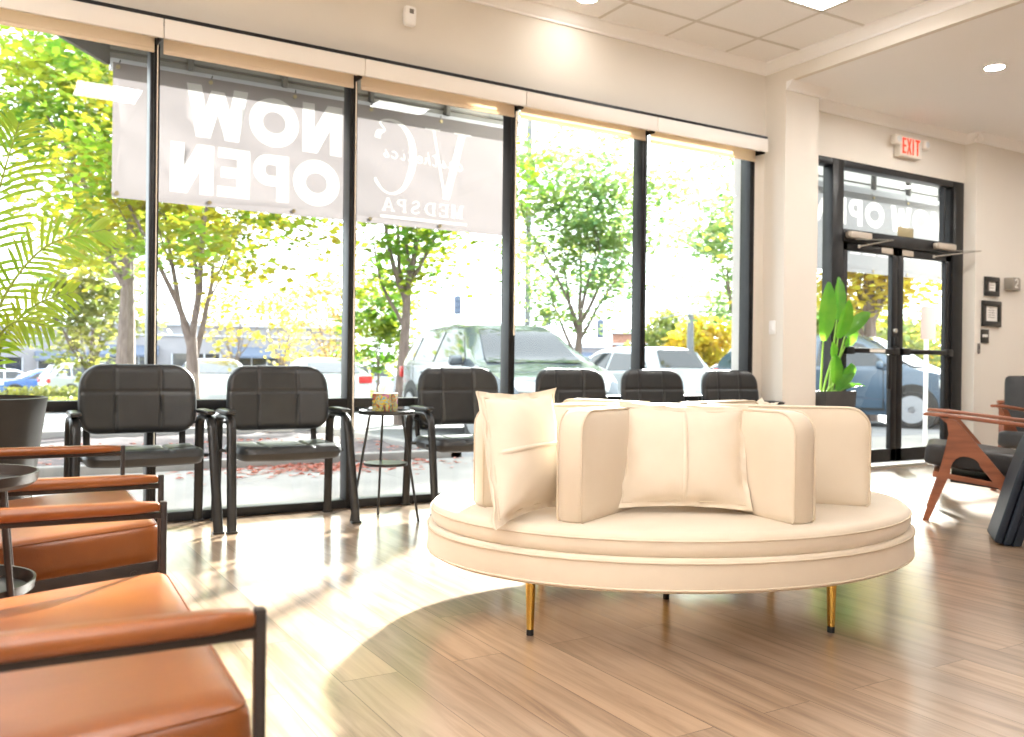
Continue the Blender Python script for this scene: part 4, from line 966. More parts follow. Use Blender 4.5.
# ------------------------------------------------------------------ canopies and banners
def canopy(x0, x1, label, mat, ribs, cut=True):
    t = thing('entrance_canopy', ((x0 + x1) / 2, 6.0, 3.0), 0, label, 'awning', 'metal canopies along the shop front')
    T = Vector(t.location)
    def L(p): return Vector(p) - T
    b = MB(); yo = 6.46
    xa = x0 - 0.75 if cut else x0
    low = [(xa, 5.62, 3.62), (x0, yo, 3.32), (x1, yo, 3.32), (x1, 5.62, 3.62)]
    b.add([L(p) for p in low] + [L((p[0], p[1], p[2] + 0.03)) for p in low], [(0, 1, 2, 3), (7, 6, 5, 4), (0, 4, 5, 1), (1, 5, 6, 2), (2, 6, 7, 3), (3, 7, 4, 0)])
    b.build('roof_sheet', mat, t, smooth=False)
    f_ = MB(); f_.box(L((x0, yo, 2.94)), L((x1, yo + 0.03, 3.34)))
    n = int((x1 - x0) / 0.22)
    if cut:
        e = MB(); q = [(x0, yo, 2.90), (xa, 5.62, 2.95), (xa, 5.62, 3.63), (x0, yo, 3.34)]
        e.add([L(p) for p in q] + [L((p[0] - 0.03, p[1] + 0.01, p[2])) for p in q], [(0, 1, 2, 3), (7, 6, 5, 4), (0, 4, 5, 1), (1, 5, 6, 2), (2, 6, 7, 3), (3, 7, 4, 0)]); e.build('end_panel', M['canopy_rib'], t, smooth=False)
    f_.build('fascia_panel', mat, t, smooth=False)
    MB().box(L((x0, yo - 0.03, 2.875)), L((x1, yo + 0.05, 2.945)), 0.006).build('front_beam', M['canopy_beam'], t)
    MB().box(L((x0, yo - 0.012, 2.99)), L((x1, yo, 3.005))).build('seam_rail', M['canopy_rib'], t)
    for rx in ribs:
        MB().box(L((rx - 0.018, yo - 0.05, 2.94)), L((rx + 0.018, yo, 3.33)), 0.004).build('rib', M['canopy_rib'], t)
canopy(0.72, 3.92, 'grey metal canopy with dark ribs above the banner outside the left windows', M['canopy_metal'], [1.232, 1.89, 2.567, 3.222, 3.85], True)
M['canopy_light'] = leafmat('canopy_light_panel', (0.62, 0.63, 0.63), (0.55, 0.56, 0.56), 0.5)
canopy(6.6, 10.6, 'pale panelled canopy above the banner outside the entrance', M['canopy_light'], [6.7, 7.33, 7.95, 8.572, 9.193, 9.806, 10.4], False)
BY = 6.38
def banner(x0, x1, z0, z1, label, seed):
    t = thing('banner', ((x0 + x1) / 2, BY, z0), 0, label, 'banner'); T = Vector(t.location); rn = random.Random(seed)
    e = MB()
    for k in range(6):
        x = x0 + 0.03 + (x1 - x0 - 0.06) * k / 5
        for z in (z0 + 0.03, z1 - 0.03): e.tube([Vector((x, BY - 0.012, z)) - T, Vector((x, BY + 0.012, z)) - T], 0.014, 12)
    e.build('eyelet', M['gold_plate'], t)
    s_ = MB()
    for k in range(6):
        x = x0 + 0.03 + (x1 - x0 - 0.06) * k / 5
        s_.tube([Vector((x, BY, z1 - 0.03)) - T, Vector((x + 0.02, BY + 0.04, z1 + 0.03)) - T], 0.004, 6)
    s_.build('tie', M['black_alu'], t)
    BN[t.name] = (x0, x1, z0, z1, []); return t, T
BN = {}
def weave(t, T):
    # one sheet of vinyl, cut along the outlines of the print: cloth and printed words are separate parts
    x0, x1, z0, z1, groups = BN[t.name]
    from mathutils.geometry import delaunay_2d_cdt
    vs, es = [], []
    def loop(p):
        k = len(vs); vs.extend([Vector((a, b)) for a, b in p]); n = len(p); es.extend([(k + i, k + (i + 1) % n) for i in range(n)])
    loop([(x0, z0), (x1, z0), (x1, z1), (x0, z1)])
    for i in range(1, 60):
        for j in range(1, 18): vs.append(Vector((x0 + (x1 - x0) * i / 60, z0 + (z1 - z0) * j / 18)))
    for nm, polys in groups:
        for p in polys: loop(p)
    ov, oe, of, *_ = delaunay_2d_cdt(vs, es, [], 0, 1e-5)
    def inside(p, x, y):
        c = False; n = len(p)
        for i in range(n):
            (xa, ya), (xb, yb) = p[i], p[i - 1]
            if (ya > y) != (yb > y) and x < (xb - xa) * (y - ya) / (yb - ya) + xa: c = not c
        return c
    bb = [(nm, [(min(q[0] for q in p), max(q[0] for q in p), min(q[1] for q in p), max(q[1] for q in p), p) for p in polys]) for nm, polys in groups]
    out = {nm: [] for nm, _ in groups}; out['cloth'] = []
    for f in of:
        cx = sum(ov[i].x for i in f) / len(f); cy = sum(ov[i].y for i in f) / len(f); hit = 'cloth'
        for nm, L_ in bb:
            if any(a <= cx <= b and c <= cy <= d and inside(p, cx, cy) for a, b, c, d, p in L_): hit = nm; break
        out[hit].append(tuple(f))
    def pt(v):
        u, w_ = (v.x - x0) / (x1 - x0), (v.y - z0) / (z1 - z0)
        return Vector((v.x, BY + 0.012 * math.sin(9 * u * (x1 - x0) / 3 + 5 * w_) * (1 - w_) + 0.006 * math.sin(23 * (u + 0.6 * w_)) * (1 - abs(2 * w_ - 1)), v.y)) - T
    for nm, fs in out.items():
        if not fs: continue
        used = sorted({i for f in fs for i in f}); mp = {i: k for k, i in enumerate(used)}
        finish(nm, [pt(ov[i]) for i in used], [tuple(mp[i] for i in f) for f in fs], (M['banner'] if x0 < 5 else M['banner_pale']) if nm == 'cloth' else M['banner_white'], t, True, None, 180)
class Lettering:
    def __init__(s, T): s.ps = []
    def poly(s, p): s.ps.append([(float(a), float(b)) for a, b in p])
    def seg(s, x0, z0, x1, z1, wx):       # slanted bar with level ends, horizontal width wx
        s.poly([(x0 - wx / 2, z0), (x0 + wx / 2, z0), (x1 + wx / 2, z1), (x1 - wx / 2, z1)])
    def rect(s, x0, z0, x1, z1): s.poly([(x0, z0), (x1, z0), (x1, z1), (x0, z1)])
    def ring(s, cx, cz, ax, az, bx, bz, a0=0, a1=2 * PI, n=40, shift=0):
        for k in range(n):
            t0, t1 = a0 + (a1 - a0) * k / n, a0 + (a1 - a0) * (k + 1) / n
            s.poly([(cx + ax * math.cos(t0), cz + az * math.sin(t0)), (cx + ax * math.cos(t1), cz + az * math.sin(t1)), (cx + shift + bx * math.cos(t1), cz + bz * math.sin(t1)), (cx + shift + bx * math.cos(t0), cz + bz * math.sin(t0))])
    def path(s, pts, ws):
        pts = smoothpath([(p[0], p[1], 0) for p in pts], 6); n = len(pts); 
        prev = None
        for i, p in enumerate(pts):
            f = i / (n - 1) * (len(ws) - 1); k = min(int(f), len(ws) - 2); wd = ws[k] + (ws[k + 1] - ws[k]) * (f - k)
            a, b = pts[max(0, i - 1)], pts[min(n - 1, i + 1)]; d = (b - a).normalized(); nn = Vector((-d.y, d.x, 0)) * wd / 2
            cur = ((p + nn).x, (p + nn).y), ((p - nn).x, (p - nn).y)
            if prev: s.poly([prev[0], cur[0], cur[1], prev[1]])
            prev = cur
    # letters as seen from outside; u = direction of reading along X (-1: reads towards -X)
    def N(s, x0, x1, z0, z1, t):           # mirrored N seen from inside: diagonal from bottom left to top right
        s.rect(x0, z0, x0 + t, z1); s.rect(x1 - t, z0, x1, z1); s.seg(x0 + t * 0.62, z0, x1 - t * 0.62, z1, t * 1.24)
    def O(s, x0, x1, z0, z1, t):
        cx, cz = (x0 + x1) / 2, (z0 + z1) / 2; ax, az = (x1 - x0) / 2, (z1 - z0) / 2; s.ring(cx, cz, ax, az, ax - t, az - t)
    def W(s, x0, x1, z0, z1, t):
        wd = x1 - x0; h = t / 2
        s.seg(x0 + wd * 0.27, z0, x0 + h, z1, t); s.seg(x0 + wd * 0.27, z0, x0 + wd * 0.5, z1 * 0.92 + z0 * 0.08, t * 0.92)
        s.seg(x0 + wd * 0.73, z0, x0 + wd * 0.5, z1 * 0.92 + z0 * 0.08, t * 0.92); s.seg(x0 + wd * 0.73, z0, x1 - h, z1, t)
    def E(s, x0, x1, z0, z1, t):
        s.rect(x1 - t, z0, x1, z1); hz = t * 0.78
        s.rect(x0, z0, x1 - t * 0.5, z0 + hz); s.rect(x0, z1 - hz, x1 - t * 0.5, z1); zc = (z0 + z1) / 2; s.rect(x0 + t * 0.25, zc - hz / 2, x1 - t * 0.5, zc + hz / 2)
    def P(s, x0, x1, z0, z1, t):
        s.rect(x1 - t, z0, x1, z1); r = (z1 - z0) * 0.34; zc = z1 - r; hz = t * 0.8; xc = x0 + r
        s.rect(xc, z1 - hz, x1 - t * 0.5, z1); s.rect(xc, zc - r, x1 - t * 0.5, zc - r + hz)
        s.ring(xc, zc, r, r, r - t * 0.95, r - hz, PI / 2, 1.5 * PI, 20)
    def done(s, name, t): BN[t.name][4].append((name, s.ps))
t, T = banner(0.73, 3.765, 2.005, 2.90, 'long pale banner reading NOW OPEN and a medspa logo, mirrored, outside the left windows', 1)
L = Lettering(T)
L.W(1.195, 1.615, 2.48, 2.845, 0.10); L.O(1.622, 1.985, 2.482, 2.835, 0.098); L.N(2.01, 2.315, 2.48, 2.845, 0.092)
L.N(1.095, 1.38, 2.088, 2.428, 0.09); L.E(1.408, 1.632, 2.088, 2.428, 0.092); L.P(1.652, 1.912, 2.09, 2.425, 0.092); L.O(1.942, 2.298, 2.088, 2.43, 0.096)
L.done('opening_lettering', t)
L = Lettering(T)
L.seg(3.195, 2.255, 3.335, 2.80, 0.062); L.seg(3.185, 2.255, 3.075, 2.80, 0.018)
L.rect(3.255, 2.79, 3.418, 2.803); L.rect(3.0, 2.79, 3.135, 2.803)
L.path([(2.60, 2.665), (2.612, 2.71), (2.66, 2.735), (2.62, 2.79), (2.70, 2.818), (2.80, 2.79), (2.875, 2.70), (2.90, 2.58), (2.885, 2.44), (2.83, 2.31), (2.745, 2.253), (2.66, 2.265), (2.60, 2.33), (2.59, 2.36)], [0.05, 0.045, 0.012, 0.014, 0.018, 0.03, 0.05, 0.062, 0.056, 0.034, 0.018, 0.015, 0.026, 0.02])
L.done('monogram_lettering', t)
L = Lettering(T)     # script word, reads towards -X from outside
def scr(x, pts, ws=(0.007, 0.011, 0.007)): L.path([(x - a * 0.062, 2.50 + b * 0.062 + (3.3 - x) * 0.045) for a, b in pts], list(ws))
xx = 3.335
for g_ in ([(0.8, 0.75), (0.3, 0.8), (0, 0.35), (0.25, 0), (0.7, 0.3), (0.85, 0.8), (0.8, 0.2), (1.15, 0.1)],                         # a
           [(0.0, 0.35), (0.6, 0.5), (0.5, 0.85), (0.1, 0.7), (0.05, 0.2), (0.4, 0), (0.9, 0.25)],                                   # e
           [(0.0, 0.1), (0.5, 0.9), (0.35, 0.55), (0.65, 0.3), (0.4, 0.0), (0.1, 0.08)],                                              # s
           [(0.5, 1.5), (0.35, 0.6), (0.3, 0.1), (0.55, 0.0), (0.85, 0.2)],                                                          # t
           [(0.35, 1.6), (0.15, 0.6), (0.05, 0.0), (0.3, 0.6), (0.65, 0.8), (0.65, 0.2), (0.95, 0.1)],                                # h
           [(0.0, 0.35), (0.6, 0.5), (0.5, 0.85), (0.1, 0.7), (0.05, 0.2), (0.4, 0), (0.9, 0.25)],                                   # e
           [(0.5, 1.5), (0.35, 0.6), (0.3, 0.1), (0.55, 0.0), (0.85, 0.2)],                                                          # t
           [(0.3, 0.8), (0.2, 0.2), (0.4, 0.0), (0.7, 0.2)],                                                                         # i
           [(0.75, 0.75), (0.4, 0.85), (0.05, 0.4), (0.35, 0.0), (0.85, 0.25)],                                                      # c
           [(0.0, 0.1), (0.5, 0.9), (0.35, 0.55), (0.65, 0.3), (0.4, 0.0), (0.1, 0.08)]):                                             # s
    scr(xx, g_); xx -= 0.071
scr(3.335 - 0.071 * 4 - 0.0, [(-0.9, 1.15), (-0.3, 1.2)]); scr(3.335 - 0.071 * 6, [(0.1, 1.1), (0.8, 1.15)]); scr(3.335 - 0.071 * 7, [(0.4, 1.15), (0.42, 1.25)])
L.done('script_lettering', t)
L = Lettering(T); z0, z1 = 2.112, 2.214; hh = z1 - z0; tk, tn = 0.020, 0.008
def serif(x, z, wd=0.034): L.rect(x - wd / 2, z, x + wd / 2, z + 0.007)
def stem(x, tt=0.020): L.rect(x - tt / 2, z0, x + tt / 2, z1); serif(x, z0); serif(x, z1 - 0.007)
# M E D S P A from right to left
stem(3.338, tn); stem(3.262, tk); L.seg(3.300, z0, 3.334, z1, tk); L.seg(3.300, z0, 3.266, z1, tn)
stem(3.205, tk); L.rect(3.145, z0, 3.205, z0 + 0.009); L.rect(3.145, z1 - 0.009, 3.205, z1); L.rect(3.162, 2.159, 3.205, 2.167); L.rect(3.143, z0, 3.150, z0 + 0.028); L.rect(3.143, z1 - 0.028, 3.150, z1)
stem(3.090, tk); L.ring(3.070, 2.163, 0.058, hh / 2, 0.040, hh / 2 - 0.008, PI / 2, 1.5 * PI, 18); L.rect(3.07, z0, 3.09, z0 + 0.008); L.rect(3.07, z1 - 0.008, 3.09, z1)
L.path([(2.905, 2.192), (2.935, 2.212), (2.962, 2.193), (2.945, 2.168), (2.915, 2.155), (2.898, 2.132), (2.93, 2.114), (2.962, 2.13)], [0.01, 0.008, 0.012, 0.02, 0.02, 0.012, 0.008, 0.012])
stem(2.835, tk); L.ring(2.815, 2.187, 0.045, 0.027, 0.028, 0.019, PI / 2, 1.5 * PI, 16); L.rect(2.815, z1 - 0.008, 2.835, z1); L.rect(2.815, 2.160, 2.835, 2.168)
L.seg(2.735, z0, 2.700, z1, tn); L.seg(2.658, z0, 2.694, z1, tk); L.rect(2.672, 2.142, 2.724, 2.149); serif(2.735, z0); serif(2.658, z0)
L.rect(2.632, 2.058, 3.39, 2.078)
L.done('serif_lettering', t)
weave(t, T)
t, T = banner(7.25, 10.35, 1.99, 2.865, 'pale banner with mirrored NOW OPEN in one line, outside the double doors', 2)
L = Lettering(T); a, b, k = 2.50, 2.79, 0.082
L.N(9.545, 9.85, a, b, k); L.O(9.19, 9.515, a, b, k); L.W(8.80, 9.175, a, b, k); L.O(8.355, 8.69, a, b, k); L.P(8.08, 8.31, a, b, k); L.E(7.82, 8.04, a, b, k); L.N(7.50, 7.78, a, b, k)
L.done('opening_lettering', t)
L = Lettering(T); rn = random.Random(4)
for zz, wl in ((2.28, 0.6), (2.19, 1.0)):
    x = 7.8
    while x < 9.6:
        l_ = rn.uniform(0.12, 0.3); L.rect(x, zz, x + l_, zz + 0.035); x += l_ + 0.05
L.done('faint_print_rows', t)
weave(t, T)

# ------------------------------------------------------------------ trees
def tree(pos, H, fork, tr, crown_r, n, leaf, mat, seed, label, group=None, crown_c=None, cz=None, spread=1.0, low=None, nbr=7):
    rn = random.Random(seed); t = thing('tree', pos, 0, label, 'tree', group)
    mb = MB(); tips = []
    def branch(p, d, L, r, lv):
        pts = [p]; rr = [r]; n_ = 5
        for i in range(n_):
            w_ = 0.15 if lv else 0.03; d = (d + Vector((rn.uniform(-w_, w_), rn.uniform(-w_, w_), 0.06 if lv else 0.02))).normalized()
            p = p + d * L / n_; pts.append(p); rr.append(r * (1 - 0.55 * (i + 1) / n_))
            if lv >= 1 and i >= 2: tips.append(p)
        mb.tube(pts, rr, 8 if lv < 2 else 5)
        if lv < 3:
            for k in range(rn.randint(2, 3) if lv else nbr):
                az = rn.uniform(0, 2 * PI) if lv else 2 * PI * k / nbr + rn.uniform(-0.4, 0.4)
                el = rn.uniform(0.4, 1.0) if lv else rn.uniform(0.55, 1.15)
                nd = Vector((math.cos(az) * math.cos(el) * spread, math.sin(az) * math.cos(el) * spread, math.sin(el)))
                nd = (nd + d * 0.5).normalized(); q = pts[-1] if k == 0 else pts[rn.randint(3, 5)] if lv else pts[-1].lerp(pts[3], rn.random())
                branch(q, nd, L * rn.uniform(0.55, 0.8) if lv else (H - fork) * rn.uniform(0.42, 0.62), rr[-1] * rn.uniform(0.6, 0.85), lv + 1)
    branch(Vector((0, 0, -0.1)), Vector((0, 0, 1)), fork + 0.1, tr, 0)
    mb.build('trunk', M['bark'], t)
    cz = cz or (fork + H) / 2 + 0.2; ch = (H - fork) / 2 + 0.25
    lo = low if low is not None else fork - 0.25
    cl = MB(); clus = []
    while len(clus) < 85:
        if rn.random() < 0.55 and tips:
            c = rn.choice(tips) + Vector((rn.gauss(0, 0.25), rn.gauss(0, 0.25), rn.gauss(0, 0.2)))
        else:
            a = rn.uniform(0, 2 * PI); rad_ = math.sqrt(rn.random()); zz = rn.uniform(-1, 1); q = crown_r * math.sqrt(max(0.0, 1 - zz * zz)) * rad_
            c = Vector((q * math.cos(a), q * math.sin(a), cz + ch * zz))
        e = (c.x / crown_r) ** 2 + (c.y / crown_r) ** 2 + ((c.z - cz) / ch) ** 2
        if e < 1.15 and c.z > lo: clus.append(c)
    per = n // len(clus)
    for c in clus:
        s_ = rn.uniform(0.22, 0.45) * crown_r / 1.8
        for i in range(per):
            p = c + Vector((rn.gauss(0, s_), rn.gauss(0, s_), rn.gauss(0, s_ * 0.45)))
            a = rn.uniform(0, 2 * PI); u = Vector((math.cos(a), math.sin(a), rn.uniform(-0.5, 0.3))).normalized(); v = u.cross(Vector((rn.gauss(0, 0.6), rn.gauss(0, 0.6), 1))).normalized()
            l_ = leaf * rn.uniform(0.7, 1.3); 
            cl.add([p, p + u * l_ * 0.4 + v * l_ * 0.42, p + u * l_, p + u * l_ * 0.4 - v * l_ * 0.42], [(0, 1, 2, 3)])
    cl.build('crown', mat, t, smooth=False)
    return t
def bush(pos, rx, rz_, n, leaf, mat, seed, name, label, cat, group=None, z0=0.0, ry=None):
    rn = random.Random(seed); t = thing(name, pos, 0, label, cat, group); ry = ry or rx
    cl = MB()
    for i in range(n):
        a = rn.uniform(0, 2 * PI); zz = rn.uniform(-1, 1); k = rn.random() ** 0.35; q = math.sqrt(1 - zz * zz) * k * (0.85 + 0.15 * math.sin(5 * a + seed) + 0.12 * math.sin(7 * zz + 3 * a))
        p = Vector((rx * q * math.cos(a), ry * q * math.sin(a), z0 + rz_ * (1 + zz * k)))
        u = Vector((rn.gauss(0, 1), rn.gauss(0, 1), rn.gauss(0, 0.6))).normalized(); v = u.cross(Vector((rn.gauss(0, 1), rn.gauss(0, 1), 1))).normalized(); l_ = leaf * rn.uniform(0.7, 1.3)
        cl.add([p - u * l_ * 0.5, p + v * l_ * 0.35, p + u * l_ * 0.5, p - v * l_ * 0.35], [(0, 1, 2, 3)])
    cl.build('foliage', mat, t, smooth=False)
    if z0 > 0.3:
        MB().tube(smoothpath([(0, 0, -0.2), (0.05, 0, z0 * 0.6), (0, 0.05, z0 + rz_)], 4), [0.12 * rx / 1.5] * 4 + [0.09 * rx / 1.5] * 5, 8).build('trunk', M['bark'], t)
    else:
        MB().tube([(0, 0, -0.2), (0, 0, rz_)], 0.05, 6).build('stem', M['bark'], t)
    return t
tree(onray(125, 19.5), 8.6, 3.4, 0.235, 3.6, 14000, 0.175, LEAF['green'], 11, 'large green maple with a thick trunk left of the first window mullion', low=3.0)
tree(onray(193, 13.6), 5.2, 1.45, 0.145, 1.9, 8500, 0.13, LEAF['yellow'], 12, 'yellow green maple with a low forking trunk below the W of the banner', low=2.3, nbr=5, spread=0.8)
tree(onray(401, 16.0), 6.1, 2.5, 0.145, 2.0, 8500, 0.15, LEAF['green'], 23, 'green and yellow maple standing behind the left end of the grey SUV', low=2.35)
tree(onray(577, 18.0), 5.7, 1.95, 0.125, 1.75, 8000, 0.13, LEAF['cool'], 34, 'pale green maple right of the light pole, its whole crown visible', low=1.6, spread=0.9)
tree(onray(748, 27), 7.6, 2.7, 0.17, 2.8, 7000, 0.19, LEAF['cool'], 45, 'green maple half hidden behind the right end of the windows', low=1.2)
tree(onray(869, 19), 4.2, 2.4, 0.19, 2.7, 6000, 0.17, LEAF['gold'], 56, 'yellow leaved tree seen through the double doors', low=1.75)
tree(onray(90, 36), 5.6, 1.3, 0.14, 2.2, 3500, 0.26, LEAF['olive'], 61, 'distant bushy green tree between palm fronds and the thick trunk', 'distant trees', low=1.0)
tree(onray(327, 34), 4.4, 1.6, 0.09, 1.6, 2200, 0.17, LEAF['rust'], 62, 'small distant rust and yellow tree above the second guest chair', 'distant trees', low=1.3)
tree(onray(283, 43), 5.2, 1.8, 0.10, 1.7, 1200, 0.2, LEAF['gold'], 63, 'thin distant golden tree before the white shop front', 'distant trees', low=1.3)
tree(onray(237, 30), 4.3, 1.6, 0.07, 1.2, 900, 0.16, LEAF['gold'], 64, 'sparse yellow sapling right of the forking trunk', 'distant trees', low=1.5)
tree(onray(378, 28), 3.6, 1.1, 0.08, 1.4, 2600, 0.2, LEAF['green'], 65, 'small green tree just left of the trunk behind the grey SUV', 'distant trees', low=0.9)
for px, D, rx, rz_, mt, sd, lb in ((668, 46, 2.2, 2.0, 'olive', 71, 'round olive tree directly right of the fourth mullion, far away'), (705, 42, 2.0, 1.75, 'gold', 72, 'round yellow green tree behind the traffic light pole, far away'), (440, 54, 3.4, 1.5, 'pale', 73, 'broad pale golden tree above the roof of the grey SUV, far away'), (483, 55, 2.0, 1.2, 'pale', 74, 'pale tree just left of the third mullion above the grey SUV'), (820, 33, 2.0, 1.8, 'olive', 75, 'far tree behind the square planter'), (885, 42, 3.2, 1.6, 'olive', 76, 'far green thicket behind the left door leaf'), (940, 52, 3.6, 1.7, 'gold', 77, 'far yellow thicket behind the right door leaf'), (345, 56, 3.0, 1.1, 'pale', 78, 'low far green tree behind the rust coloured tree')):
    p = onray(px, D); bush(p, rx, rz_, 2600, 0.32, LEAF[mt], sd, 'far_tree', lb, 'tree', 'far round trees', 0.55)
for px, D, ln, sd, lb in ((55, 33, 3.4, 81, 'low clipped hedge left of the thick trunk'), (210, 31, 2.6, 82, 'low clipped hedge behind the forking trunk'), (330, 31, 1.8, 83, 'low clipped hedge under the rust coloured tree'), (55, 27, 1.3, 84, 'dark low shrub on the lawn beneath the blue car')):
    p = onray(px, D); bush(p, ln, 0.34 if sd < 84 else 0.18, 1500, 0.16, LEAF['olive'], sd, 'hedge', lb, 'hedge', 'low hedges beyond the car park', 0.0, 0.6)

# ------------------------------------------------------------------ cars
def car(pos, heading, paint, kind, label, group='parked cars'):
    # heading: direction of the nose in world azimuth from +Y clockwise; local +x is the nose
    t = thing('car', pos, PI / 2 - heading, label, 'car', group)
    L, W, Hh = {'suv': (4.55, 1.86, 1.66), 'sedan': (4.65, 1.82, 1.45)}[kind]
    hl, hw = L / 2, W / 2
    if kind == 'suv': tp = [(-hl, 0.62), (-hl + 0.04, 0.98), (-hl + 0.10, 1.12), (-hl + 0.42, 1.56), (-hl + 0.9, 1.64), (-0.2, Hh), (0.45, 1.60), (0.75, 1.46), (1.25, 1.10), (1.45, 1.02), (hl - 0.35, 0.92), (hl - 0.10, 0.80), (hl, 0.60)]
    else: tp = [(-hl, 0.60), (-hl + 0.05, 0.93), (-hl + 0.12, 1.00), (-hl + 0.55, 1.02), (-1.0, 1.32), (-0.6, 1.42), (-0.1, Hh), (0.35, 1.40), (0.62, 1.28), (1.15, 0.98), (1.3, 0.94), (hl - 0.35, 0.84), (hl - 0.08, 0.72), (hl, 0.55)]
    belt = 1.02 if kind == 'suv' else 0.94
    def top(x):
        for (a, za), (b, zb) in zip(tp[:-1], tp[1:]):
            if a <= x <= b: return za + (zb - za) * (x - a) / (b - a)
        return tp[-1][1]
    def half(x, z):
        e = 1 - 0.16 * max(0, (abs(x) - hl + 0.75) / 0.75) ** 2
        k = hw * e
        if z < 0.5: k *= 0.97 - 0.05 * (0.5 - z)
        if z > belt: k *= 1 - 0.30 * (z - belt) / 0.62 if z > belt else 1
        return k
    xs_ = sorted(set([a for a, _ in tp] + [-hl + L * k / 26 for k in range(27)]))
    rings = []
    for x in xs_:
        T_ = top(x); zl = 0.22 + 0.12 * max(0, (abs(x) - hl + 0.5) / 0.5)
        zs = [zl, 0.36, 0.55, 0.72, min(T_, belt) * 0.96, min(T_, belt), min(T_, belt + 0.2), max(T_ - 0.10, min(T_, belt + 0.2)), max(T_ - 0.03, min(T_, belt + 0.2)), T_]
        zs = [min(z, T_) for z in zs]
        q = [Vector((x, 0, zl))] + [Vector((x, half(x, z) * (1 if i < 8 else (0.94 if i == 8 else 0.80)), z)) for i, z in enumerate(zs)] + [Vector((x, 0, T_ + 0.015))]
        q += [Vector((p.x, -p.y, p.z)) for p in reversed(q[1:-1])]
        rings.append(q)
    MB().loft(rings).build('body', paint, t, angle=40)
    # glazing
    r0, r1 = (0.62, 1.40) if kind == 'suv' else (0.55, 1.24)
    gl = MB(); gl.grid(lambda u, v: (lambda x: Vector((x, (u * 2 - 1) * half(x, top(x)) * 0.80, top(x) + 0.022)))(r0 + (r1 - r0) * v), 8, 8, flip=True); gl.build('windshield', M['darkglass'], t)
    q0, q1 = (-hl + 0.12, -hl + 0.42) if kind == 'suv' else (-hl + 0.62, -0.72)
    gl = MB(); gl.grid(lambda u, v: (lambda x: Vector((x - 0.02, (u * 2 - 1) * half(x, top(x)) * 0.80, top(x) + 0.022)))(q0 + (q1 - q0) * v), 8, 8, flip=True); gl.build('rear_window', M['darkglass'], t)
    for sd in (-1, 1):
        if kind == 'suv': wins = [[(-1.95, 1.10), (-1.35, 1.08), (-1.35, 1.46), (-1.62, 1.44)], [(-1.27, 1.08), (-0.32, 1.06), (-0.32, 1.51), (-1.27, 1.47)], [(-0.22, 1.06), (1.02, 1.07), (0.55, 1.44), (0.30, 1.50), (-0.22, 1.51)]]
        else: wins = [[(-1.25, 0.99), (-0.35, 0.98), (-0.35, 1.34), (-0.72, 1.31)], [(-0.27, 0.98), (0.92, 0.99), (0.50, 1.24), (0.18, 1.34), (-0.27, 1.35)]]
        for wn in wins:
            mb = MB(); vs = [Vector((x, sd * (half(x, z) + 0.006), z)) for x, z in wn]
            mb.add(vs, [tuple(range(len(vs)))]); o = mb.build('side_window', M['darkglass'], t, smooth=False)
            sm_ = o.modifiers.new('thick', 'SOLIDIFY'); sm_.thickness = 0.012; sm_.offset = 0
        mi = MB(); mi.rbox((0.92, sd * (hw + 0.09), 1.08), (0.12, 0.20, 0.15), 0.05, 5); mi.tube([(0.92, sd * (hw - 0.03), 1.02), (0.92, sd * (hw + 0.06), 1.05)], 0.02, 6); mi.build('mirror', paint, t, weld=True)
        hd = MB(); hd.grid(lambda u, v: Vector((hl - 0.02 - 0.42 * u * u - 0.03, sd * (hw * (0.45 + 0.47 * u)), 0.66 + 0.14 * v + 0.05 * u)), 8, 3, flip=(sd > 0)); h_ = hd.build('headlight', M['headlight'], t); sm_ = h_.modifiers.new('thick', 'SOLIDIFY'); sm_.thickness = 0.10
        tl = MB(); tl.box((-hl - 0.01, sd * hw * 0.55, 0.80), (-hl + 0.12, sd * hw * 0.93, 0.99), 0.03); tl.build('tail_light', M['taillight'], t)
        hn = MB(); 
        for hx in (-0.95, 0.1): hn.tube([(hx - 0.09, sd * (hw + 0.012), 0.90), (hx + 0.09, sd * (hw + 0.012), 0.90)], 0.012, 6)
        hn.build('door_handle', paint, t)
        ds = MB()
        for hx in (-1.28, -0.27, 0.95): ds.box((hx - 0.006, sd * (hw - 0.02), 0.34), (hx + 0.006, sd * (hw + 0.003), belt))
        ds.box((-1.3, sd * (hw - 0.03), 0.30), (0.97, sd * (hw + 0.006), 0.335)); ds.build('door_seam', M['rubber'], t, smooth=False)
        for ax in (-1.38, 1.42):
            ac = MB(); ac.tube([(ax, sd * (hw - 0.25), 0.36), (ax, sd * (hw + 0.004), 0.36)], 0.405, 28); ac.build('wheel_arch', M['rubber'], t)
            wl = MB(); prof = [(0.20, -0.10), (0.29, -0.11), (0.325, -0.08), (0.335, 0.0), (0.325, 0.08), (0.29, 0.11), (0.20, 0.10)]
            Mx = Matrix.Translation((ax, sd * (hw - 0.09), 0.335)) @ Matrix.Rotation(PI / 2, 4, 'X')
            wl.lathe(prof, (0, 0, 0), 28, Mx); wo = wl.build('wheel', M['tyre'], t)
            rm_ = MB(); Mo = Matrix.Translation((ax, sd * (hw + 0.012), 0.335)) @ Matrix.Rotation(PI / 2, 4, 'X')
            rm_.lathe([(0.205, -0.02), (0.23, -0.02), (0.235, 0.015), (0.21, 0.015)], (0, 0, 0), 28, Mo); rm_.lathe([(0.001, -0.02), (0.06, -0.02), (0.06, 0.015), (0.001, 0.015)], (0, 0, 0), 16, Mo)
